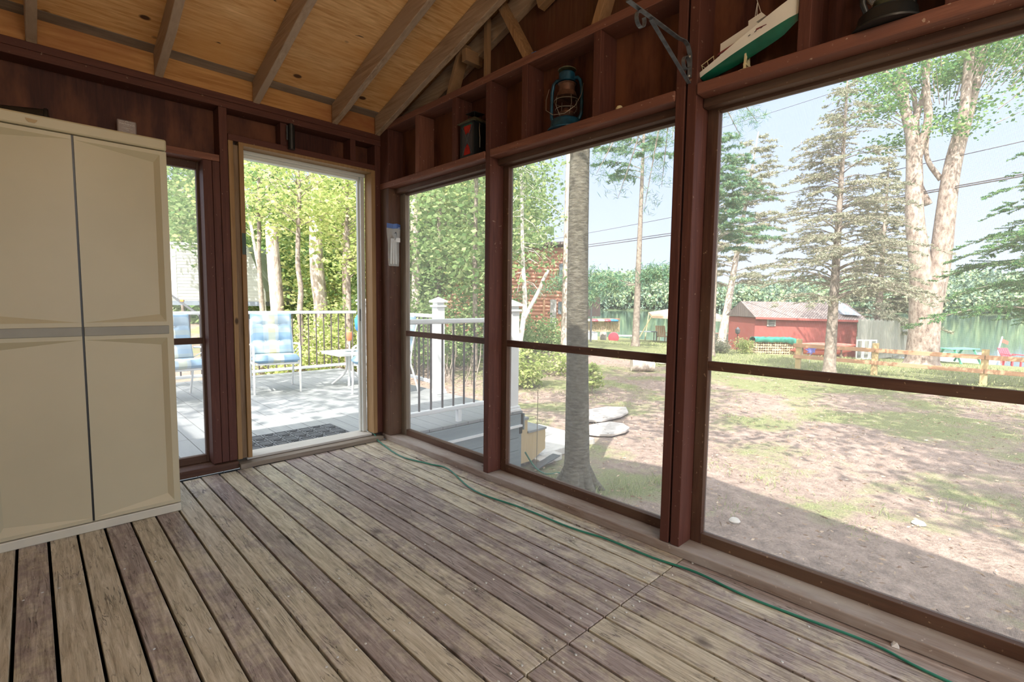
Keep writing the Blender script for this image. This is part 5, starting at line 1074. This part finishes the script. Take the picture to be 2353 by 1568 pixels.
# lakeside furniture
D = 30.0
tag(MB().lathe([(.18, -.10), (.28, -.08), (.31, 0), (.28, .08), (.18, .10)], place(1410, 776, 28.5), 22, axis=FW).build('float_tube', M['redpl'], smooth=True), 'red round float tube leaning on the lawn by the cabin porch', 'float')
tag(MB().lathe([(.16, 0), (.22, .3), (.16, .55), (.08, .8)], V((*place(1388, 700, 28).xy, ground_z(place(1388, 700, 28).x))), 10).build('garden_figure', M['stone'], smooth=True), 'pale grey garden figure standing left of the red float tube', 'ornament')
def simple_bench(name, label, cat, loc, w_, h_, d_, mt, rz=0, back=0):
    t = thing(name, label, cat, loc, rz); MB().box(-w_/2, w_/2, -d_/2, d_/2, h_ - .05, h_).build('seat' if back else 'top', M[mt], t)
    for sx_ in (-1, 1):
        for sy in (-1, 1): MB().box(sx_*(w_/2-.06)-.025, sx_*(w_/2-.06)+.025, sy*(d_/2-.05)-.025, sy*(d_/2-.05)+.025, 0, h_-.05).build('leg', M[mt], t)
    if back:
        mb = MB()
        for i in range(5): q = lerp(-w_/2+.06, w_/2-.06, i/4); mb.beam((q, d_/2-.02, h_), (q, d_/2+.25, h_+back), w_/6, .02)
        mb.build('backrest', M[mt], t)
        for sx_ in (-1, 1): MB().box(sx_*(w_/2)-.05, sx_*(w_/2)+.05, -d_/2-.08, d_/2, h_+.18, h_+.21).build('arm', M[mt], t)
    return t
AZ = math.atan2(LAT.y, LAT.x)
def gp(px, dep): q = place(px, 700, dep); return V((q.x, q.y, ground_z(q.x)))
simple_bench('adirondack_chair', 'pale beige lawn chair by the lake at the right edge of the middle screen', 'chair', gp(1524, 31), .62, .35, .55, 'tan', AZ, .62)
simple_bench('adirondack_chair', 'red lawn chair by the lake at the right edge of the photo', 'chair', gp(2338, 22), .50, .32, .5, 'redpl', AZ, .45)
simple_bench('lounge_chair', 'low white lounge chair near the lake left of the slim dark pine', 'chair', gp(1436, 31), 1.1, .28, .6, 'white', AZ)
simple_bench('folding_table', 'low blue folding table near the lake right of the slim dark pine', 'table', gp(1488, 31), 1.2, .60, .6, 'skirt', AZ)
# picnic tables
def picnic(label, loc, mt, rz, s=1.0):
    t = thing('picnic_table', label, 'table', loc, rz)
    mb = MB()
    for i in range(5): mb.box(-.9, .9, -.36 + i*.15, -.36 + i*.15 + .135, .70, .74)
    mb.build('tabletop', M[mt], t)
    for sg in (-1, 1): MB().box(-.9, .9, sg*.66-.13, sg*.66+.13, .42, .46).build('bench', M[mt], t)
    for sx_ in (-.6, .6):
        MB().box(sx_-.02, sx_+.02, -.70, .70, .36, .42).build('crossbar', M[mt], t)
        for sg in (-1, 1): MB().beam((sx_+.04, sg*.62, 0), (sx_+.04, sg*.25, .70), .09, .04, up=(1, 0, 0)).build('leg', M[mt], t)
    t.scale = (s, s, s); return t
picnic('pinkish wooden picnic table under the tan canopy', gp(1665, 31), 'cedar', AZ, 1.05)
picnic('green picnic table on the slope below the forked maple', gp(2210, 21), 'greenpaint', AZ + .2, .85)
# canopy
cn = thing('canopy', 'tan pop-up canopy with slanted poles by the lake', 'canopy', gp(1600, 29)); D = 29.0; zc_ = lambda py: CAM.z + px_m(702 - py, D) - cn.location.z; xc_ = lambda px: px_m(px - 1600, D)
e0 = [Lx * xc_(1497) + V((0, 0, zc_(730))) - Fy * .2, Lx * xc_(1674) + V((0, 0, zc_(736))) - Fy * 1.2, Lx * xc_(1660) + V((0, 0, zc_(730))) + Fy * 2.6, Lx * xc_(1520) + V((0, 0, zc_(724))) + Fy * 2.6]
tp = Lx * xc_(1600) + V((0, 0, zc_(706))) + Fy * .8; dn_ = V((0, 0, -.14))
MB().add([*e0, tp, *[q + dn_ for q in e0]], [(0, 1, 4), (1, 2, 4), (2, 3, 4), (3, 0, 4), (0, 5, 6, 1), (1, 6, 7, 2), (2, 7, 8, 3), (3, 8, 5, 0), (0, 3, 2, 1)]).build('canvas_roof', M['tan'], cn)
for q, f_ in zip(e0, (-.9, .5, .2, -.2)): MB().tube([q, V((q.x + LAT.x * f_, q.y + LAT.y * f_, 0))], .035, 8).build('pole', M['ivory'], cn)
# light arch, lamp post
mb = MB(); D = 26; qa = gp(1722, D)
for a_ in (0,): mb.box(-.10, -.07, -.02, .02, 0, 2.2).box(.07, .10, -.02, .02, 0, 2.2)
for i in range(14): mb.box(-.10, .10, -.015, .015, .1 + i*.155, .13 + i*.155)
mb.tube(smooth_path([(-.6, 0, 2.0), (-.45, 0, 2.2), (0, 0, 2.25), (.3, 0, 2.2)], 4), .03, 6); tag(mb.build('trellis', M['white'], loc=qa), 'narrow white trellis with curved top left of the red shed', 'trellis')
lp = thing('garden_lamp', 'thin dark lamp post with glass head on the lawn left of the red shed', 'lamp', gp(1698, 21)); MB().tube([(0, 0, 0), (0, 0, .75)], .015, 8).build('pole', M['blackm'], lp); MB().lathe([(.05, .75), (.09, .80), (.10, .95), (.03, 1.02), (.001, 1.06)], n=10).build('head', M['galv'], lp)
for px, lb, sd_ in ((1660, 'round grey-green bush nearer the large screen post on the lawn', 301), (1717, 'small round yellow-green bush left of the woodpile', 302)):
    q = gp(px, 19.5); broadleaf('round_bush', lb, q, .5, .02, (.28, .30 if px == 1660 else .22, .27), 1500, .06, M['needle' if px == 1660 else 'bushy'], M['twig'], sd_, nbr=20, clump=.10, cat='bush', group='round bushes on the lawn')
# ---- shed
D = 21.5; q0 = place(1865, 700, D); shd = thing('shed', 'low red shed with grey shingle roof behind the spruce trunk', 'shed', (q0.x, q0.y, -1.2)); zz = lambda py: CAM.z + px_m(703 - py, D) + 1.2; xx = lambda px: px_m(px - 1865, D)
mb = MB(); quadbox(mb, [(xx(1737), -.1), (xx(1973), -.1), (xx(1973), zz(737)), (xx(1737), zz(733))], 0, 2.6); mb.build('wall', M['shedred'], shd)
mb = MB(); a0, a1 = xx(1733), xx(1992)
mb.add([Lx*a0 - Fy*.18 + V((0, 0, zz(732))), Lx*a1 - Fy*.18 + V((0, 0, zz(737))), Lx*a1 + Fy*1.3 + V((0, 0, zz(697))), Lx*a0 + Fy*1.3 + V((0, 0, zz(695))), Lx*a1 + Fy*2.8 + V((0, 0, zz(735))), Lx*a0 + Fy*2.8 + V((0, 0, zz(732)))], [(0, 1, 2, 3), (3, 2, 4, 5), (0, 5, 4, 1), (1, 4, 2), (0, 3, 5)]); mb.build('roof', M['shingle'], shd)
mb = MB(); mb.beam(Lx*a0 - Fy*.2 + V((0, 0, zz(733.5))), Lx*a1 - Fy*.2 + V((0, 0, zz(738.5))), .03, .09); mb.build('eave_trim', M['shedred'], shd)
mb = MB(); quadbox(mb, [(xx(1764), zz(752)), (xx(1784), zz(752)), (xx(1784), zz(735)), (xx(1764), zz(735))], -.04, 0); vt = mb.build('vent', M['stone'], shd)
mb = MB()
for i in range(4): z_ = zz(750) + i*.07; quadbox(mb, [(xx(1767), z_), (xx(1781), z_), (xx(1781), z_+.03), (xx(1767), z_+.03)], -.06, -.041)
mb.build('louvres', M['black'], vt)
mb = MB(); qq = [(1943, 725), (1942, 705), (1948, 690), (1963, 687), (1974, 692), (1979, 706), (1979, 727)]
vs = [Lx*xx(a) - Fy*.30 + Fy*(733-b2)*.042 + V((0, 0, zz(b2) + .03)) for a, b2 in qq]; c_ = V((0, 0, 0))
for v_ in vs: c_ += v_ / len(vs)
c_ += -Fy*.14 + V((0, 0, .10)); back = [v_ + Fy*.25 for v_ in vs]; n = len(vs)
mb.add([c_] + vs + back, [(0, i+1, (i+1) % n+1) for i in range(n)] + [(i+1, i+1+n, (i+1) % n+1+n, (i+1) % n+1) for i in range(n)])
tag(mb.build('tarp_bundle', M['tarpgrey'], loc=shd.location), 'blue-grey tarp covered hump on the shed roof', 'tarp')
# woodpile
D = 20.6; q0 = gp(1778, D); WPL = V((q0.x, q0.y, -1.08)); zz = lambda py: CAM.z + px_m(703 - py, D) + 1.08; xx = lambda px: px_m(px - 1778, D)
rr = random.Random(6)
for i in range(17):
    for j in range(6):
        q = Lx * lerp(xx(1735), xx(1828), (i + .5) / 17) + V((0, 0, .07 + j * .105)); L_ = .055 * rr.uniform(.8, 1.05)
        if j * .105 + .1 < zz(786) and not (j == 5 and i > 14):
            o = MB().tube([q - Fy * .2, q + Fy * .2], L_, rr.choice((3, 4, 5, 6))).build('firewood_log', M['cutwood'], loc=WPL)
            tag(o, 'split firewood log stacked under the green tarp before the red shed', 'log', 'firewood logs stacked by the shed')
mb = MB(); nn = 22; top = []; 
for j, (dy, dzz) in enumerate(((-.26, -.17), (-.24, -.02), (-.10, .03), (.12, .03), (.25, -.02), (.27, -.15))):
    for i in range(nn + 1):
        t_ = i / nn; top.append(Lx * lerp(xx(1733), xx(1826 + 3*j), t_) + Fy * dy + V((0, 0, zz(779) + dzz + .015 * math.sin(i * 1.9 + j) - (.10 * max(0, t_ - .75) * 4 if j in (0,) else 0) - .06 * max(0, t_ - .85) * 6)))
mb.add(top, [(j*(nn+1)+i, j*(nn+1)+i+1, (j+1)*(nn+1)+i+1, (j+1)*(nn+1)+i) for j in range(5) for i in range(nn)]); o = mb.build('cover', M['tarp'], smooth=True, loc=WPL); so_ = o.modifiers.new('s', 'SOLIDIFY'); so_.thickness = .012
tag(o, 'green tarp draped over the firewood stack', 'tarp')
# kayaks
D = 20.2
for i, (py, s_, lb) in enumerate(((795, 1.0, 'upper coral red kayak lying on its rack by the shed'), (809, .95, 'lower coral red kayak lying beneath the other by the shed'))):
    a, b2 = place(1824, py, D) + Fy * .25 * i, place(1965, py + 2, D) + Fy * .25 * i; prof = []; pts = []
    for k_ in range(15): t_ = k_ / 14; pts.append(a.lerp(b2, t_) + V((0, 0, .06 * (2*t_-1) ** 2))); prof.append(max(.012, .155 * s_ * math.sin(PI * min(.97, max(.03, t_))) ** .6))
    tag(MB().tube(pts, prof, 14).build('kayak', M['kayak'], smooth=True), lb, 'kayak', 'kayaks beside the shed')
rk = thing('kayak_rack', 'low timber rack carrying the coral red kayaks', 'rack', gp(1895, D))
for px in (1850, 1940): q = Lx * px_m(px - 1895, D); g_ = 0; MB().beam(q - Fy * .05 + V((0, 0, .03)), q + Fy * .5 + V((0, 0, .03)), .06, .06).build('crosspiece', M['greywood']['X'], rk); MB().box(q.x - .03, q.x + .03, q.y - .03, q.y + .03, -.1, .45).build('upright', M['greywood']['Z'], rk)
# pinwheel
pw_ = thing('pinwheel', 'violet-blue garden pinwheel on a stake behind the rail fence', 'pinwheel', (place(1868, 700, 15.4).x, place(1868, 700, 15.4).y, -.75)); zc2 = CAM.z + px_m(704 - 805, 15.4) + .75
MB().tube([(0, 0, 0), (0, 0, zc2)], .008, 6).build('stake', M['whitem'], pw_)
vn = None
for i in range(8):
    a_ = 2*PI*i/8; u_ = Lx * math.cos(a_) + V((0, 0, math.sin(a_))); v_ = Lx * math.cos(a_ + .9) + V((0, 0, math.sin(a_ + .9))); c_ = V((0, 0, zc2)) - Fy * .03
    MB().add([c_, c_ + u_ * .19, c_ + v_ * .11 - Fy * .05], [(0, 1, 2), (2, 1, 0)]).build('vane', M['purple'], pw_)
# grey stockade fence
def fence_panel(label, pa, pb, zt0, zt1, zb_, name='stockade_fence'):
    t = thing(name, label, 'fence', (pa.x, pa.y, zb_), 0, 'weathered stockade fence panels'); L_ = (pb - pa); n = max(8, int(L_.length / .14)); mb = MB()
    for i in range(n):
        q0_ = L_ * ((i + .06) / n); q1_ = L_ * ((i + .94) / n); h_ = lerp(zt0, zt1, i / n) - zb_ + .03 * math.sin(i * 2.1)
        nrm = V((-L_.y, L_.x, 0)).normalized() * .01; m_ = (q0_ + q1_) / 2
        vs = [V((p.x, p.y, z)) + s * nrm for s in (-1, 1) for p, z in ((q0_, 0), (q1_, 0), (q1_, h_), (m_, h_ + .09), (q0_, h_))]
        mb.add(vs, [(0, 1, 2, 3, 4), (9, 8, 7, 6, 5)] + [(k_+5, (k_+1) % 5+5, (k_+1) % 5, k_) for k_ in range(5)])
    mb.build('pickets', M['greyfence'], t)
    MB().beam(V((0, 0, .3)), V((L_.x, L_.y, .3)), .04, .09, off=(.04, 0)).build('rail', M['greyfence'], t); return t
zt = lambda py, D: CAM.z + px_m(704 - py, D)
A_1, B_1, C_1 = gp(1975, 20.4), gp(2058, 22.4), gp(2096, 26)
fence_panel('grey stockade fence panel running out from the right end of the shed', A_1, B_1, zt(738, 20.4), zt(741, 22.4), -1.25)
fence_panel('second grey stockade fence panel angled away behind the first', B_1, C_1, zt(741, 22.4), zt(737, 26), -1.5)
# leaning white window frames
wf = thing('window_frames', 'three pale old window frames leaning against the stockade fence', 'window frame', gp(1998, 20.0)); D = 20.0; sx0 = px_m(1, D)
for i in range(3):
    x0_ = (-24 + i * 16) * sx0; mb = MB()
    for a, b2, c_, d_ in ((0, .04, 0, .80), (.22, .26, 0, .80), (.04, .22, 0, .05), (.04, .22, .37, .43), (.04, .22, .75, .80)):
        quadbox(mb, [(x0_ + a, c_), (x0_ + b2, c_), (x0_ + b2, d_), (x0_ + a, d_)], -.02, .02)
    mb.build('frame', M['white'], wf)
# rail fence along the lawn
fx_ = 13.75; fps = (3.9, 1.05, -.72, -2.82, -5.0)
fps = (1.0, -.78, -2.84, -5.0)
rf = thing('rail_fence', 'orange two rail wooden fence across the far edge of the yard', 'fence', (fx_, -1, -.7))
for y_ in fps: MB().box(-.06, .06, y_ + 1 - .065, y_ + 1 + .065, -.05, .80).build('post', M['stringer'], rf, bevel=.008)
ys_ = [1.12, *fps[1:]]
for a, b2 in zip(ys_[:-1], ys_[1:]):
    for z_ in (.62, .30): MB().box(-.10, -.062, b2 + 1 + .01, a + 1 - .01, z_ - .05, z_ + .05).build('rail', M['cedar'], rf, bevel=.004)
# boats & dock
def boat(name, label, cat, px, dep, L_, h_, mt, z=-2.46):
    q = place(px, 700, dep); t = thing(name, label, cat, (q.x, q.y, z)); mb = MB(); n = 14; rows = []
    for i in range(n + 1):
        u_ = i / n; b_w = .17 * L_ * min(1, 1.9 * (1 - u_)) ** .6; x_ = (u_ - .5) * L_
        rows.append([(x_, -b_w, h_), (x_, -b_w * .7, .0), (x_, 0, -.12), (x_, b_w * .7, .0), (x_, b_w, h_)])
    vs = [Lx * (-p[0]) + Fy * p[1] + V((0, 0, p[2])) for r_ in rows for p in r_]
    mb.add(vs, [(i*5+k_, i*5+k_+1, (i+1)*5+k_+1, (i+1)*5+k_) for i in range(n) for k_ in range(4)] + [(i*5, (i+1)*5, (i+1)*5+4, i*5+4) for i in range(n)] + [(4, 3, 2, 1, 0)]); mb.build('hull', M[mt], t, smooth=True); return t
bo = boat('motorboat', 'long white motorboat moored at the shore behind the rail fence', 'boat', 2222, 30, 3.3, .42, 'boat')
MB().lathe([(.35, .35), (.40, .55), (.25, .75), (.05, .78)], Lx * 1.15, 12).build('windscreen', M['camperdark'], bo, smooth=True)
dkk = thing('dock', 'pale floating dock beside the white motorboat', 'dock', (place(2265, 700, 27).x, place(2265, 700, 27).y, -2.46)); mb = MB(); quadbox(mb, [(-1.0, 0), (.8, 0), (.8, .35), (-1.0, .35)], 0, 3); mb.build('platform', M['white'], dkk)
sb_ = thing('pontoon_flag', 'white post with a small pink flag standing in the lake at the right', 'flag', (*place(2303, 700, 40).xy, -2.5)); MB().tube([(0, 0, 0), Lx*.25 + V((0, 0, 1.2))], .05, 8).build('mast', M['boat'], sb_)
mb = MB(); quadbox(mb, [(.2, .75), (.75, .55), (.8, .8), (.25, 1.05)], 0, .02); mb.build('pennant', M['kayak'], sb_)
# pale blue retaining wall / dock boards by the lake left of the shed
tag(MB().beam(gp(1560, 33) + V((0, 0, .35)), gp(1738, 28) + V((0, 0, .25)), .06, .75).build('board_barrier', plain('pale_blue_boards', (.60, .66, .74), .7, var=.25, sc=10)), 'low pale blue board barrier along the shore behind the tan canopy', 'barrier')
# power lines
def cable(label, a, b2, r_, sag=.25):
    pts = [a.lerp(b2, i / 24) - V((0, 0, sag * 4 * (i/24) * (1 - i/24))) for i in range(25)]
    tag(MB().tube(pts, r_, 6).build('power_line', M['bronze'], smooth=True), label, 'cable', 'overhead cables crossing the yard')
cable('lower thick overhead cable of the close pair', place(1150, 590, 36), place(2460, 385, 13), .020)
cable('upper thick overhead cable of the close pair, just above its twin', place(1150, 585, 36), place(2460, 381, 13), .018)
cable('thin overhead cable above the close pair', place(1150, 568, 36), place(2460, 300, 13), .012)
cable('topmost faint overhead cable', place(1500, 335, 30), place(2460, 20, 13), .009)
# far shore
rng = np.random.RandomState(7); lvf = Leaves(71); lvd = Leaves(72); hv = MB()
hm = MB(); A0, B0 = place(900, 700, 235), place(2800, 700, 235); cols = 60; rows_ = []
for i in range(cols + 1):
    t_ = i / cols; q = A0.lerp(B0, t_); q.z = -2.6; hgt = 11 + 4 * math.sin(t_ * 9) + 2.5 * math.sin(t_ * 23); rows_.append((q, hgt))
hm.add([p for (q, h_) in rows_ for p in (q, q + FW * 25 + V((0, 0, h_ * .5)), q + FW * 90 + V((0, 0, h_)), q + FW * 200 + V((0, 0, -4)))], [(i*4+k_, (i+1)*4+k_, (i+1)*4+k_+1, i*4+k_+1) for i in range(cols) for k_ in range(3)])
struct(hm.build('far_shore', plain('wooded_hill_floor', (.08, .12, .06), .9)))
C1, C2 = [], []
for i in range(1800):
    t_ = rng.uniform(); q = A0.lerp(B0, t_); hgt = np.interp(t_ * cols, range(cols + 1), [h_ for _, h_ in rows_]); d_ = rng.uniform() * 9 if rng.uniform() < .3 else rng.uniform() ** .8 * 88; zb_ = -2.6 + (hgt * .5 * d_ / 25 if d_ < 25 else hgt * (.5 + .5 * (d_ - 25) / 65)); p = np.array([q.x + FW.x * d_, q.y + FW.y * d_, zb_]); th = rng.uniform(7, 12.5)
    if rng.uniform() < .45:
        n_ = 95; s_ = rng.uniform(size=n_); a_ = rng.uniform(0, 2*PI, n_); rad = (1 - s_) * th * .19 + .2; C2.append(p + np.c_[np.cos(a_) * rad, np.sin(a_) * rad, s_ * th * 1.12])
    else:
        n_ = 95; v_ = rng.normal(size=(n_, 3)); v_ /= np.linalg.norm(v_, axis=1)[:, None]; C1.append(p + [0, 0, th * .6] + v_ * [th * .30, th * .30, th * .42] * rng.uniform(.75, 1.05, (n_, 1)))
lvf.add(np.concatenate(C1), 1.7, 1.2); lvd.add(np.concatenate(C2), 1.5, .9)
tag(lvf.build('far_forest', M['farleaf']), 'haze-tinted light green broadleaf forest on the hill across the lake', 'forest', kind='stuff')
tag(lvd.build('far_forest', M['fardark']), 'haze-tinted darker conifer forest on the hill across the lake', 'forest', kind='stuff')
# woodland belt behind everything on the left
C1 = []; bt_l = Leaves(75)
for i in range(260):
    px = rng.uniform(-900, 1200) if i > 130 else rng.uniform(330, 1200); dep = rng.uniform(30, 48); q = place(px, 700, dep); th = rng.uniform(6, 10.5); n_ = 150; v_ = rng.normal(size=(n_, 3)); v_ /= np.linalg.norm(v_, axis=1)[:, None]
    C1.append(np.array([q.x, q.y, -.7 + th * .52]) + v_ * [th * .30, th * .30, th * .50] * rng.uniform(.6, 1.05, (n_, 1)))
bt_l.add(np.concatenate(C1), .55, .38); tag(bt_l.build('woodland_belt', M['leafg']), 'dense green woodland far behind the patio and the cabin', 'forest', kind='stuff')
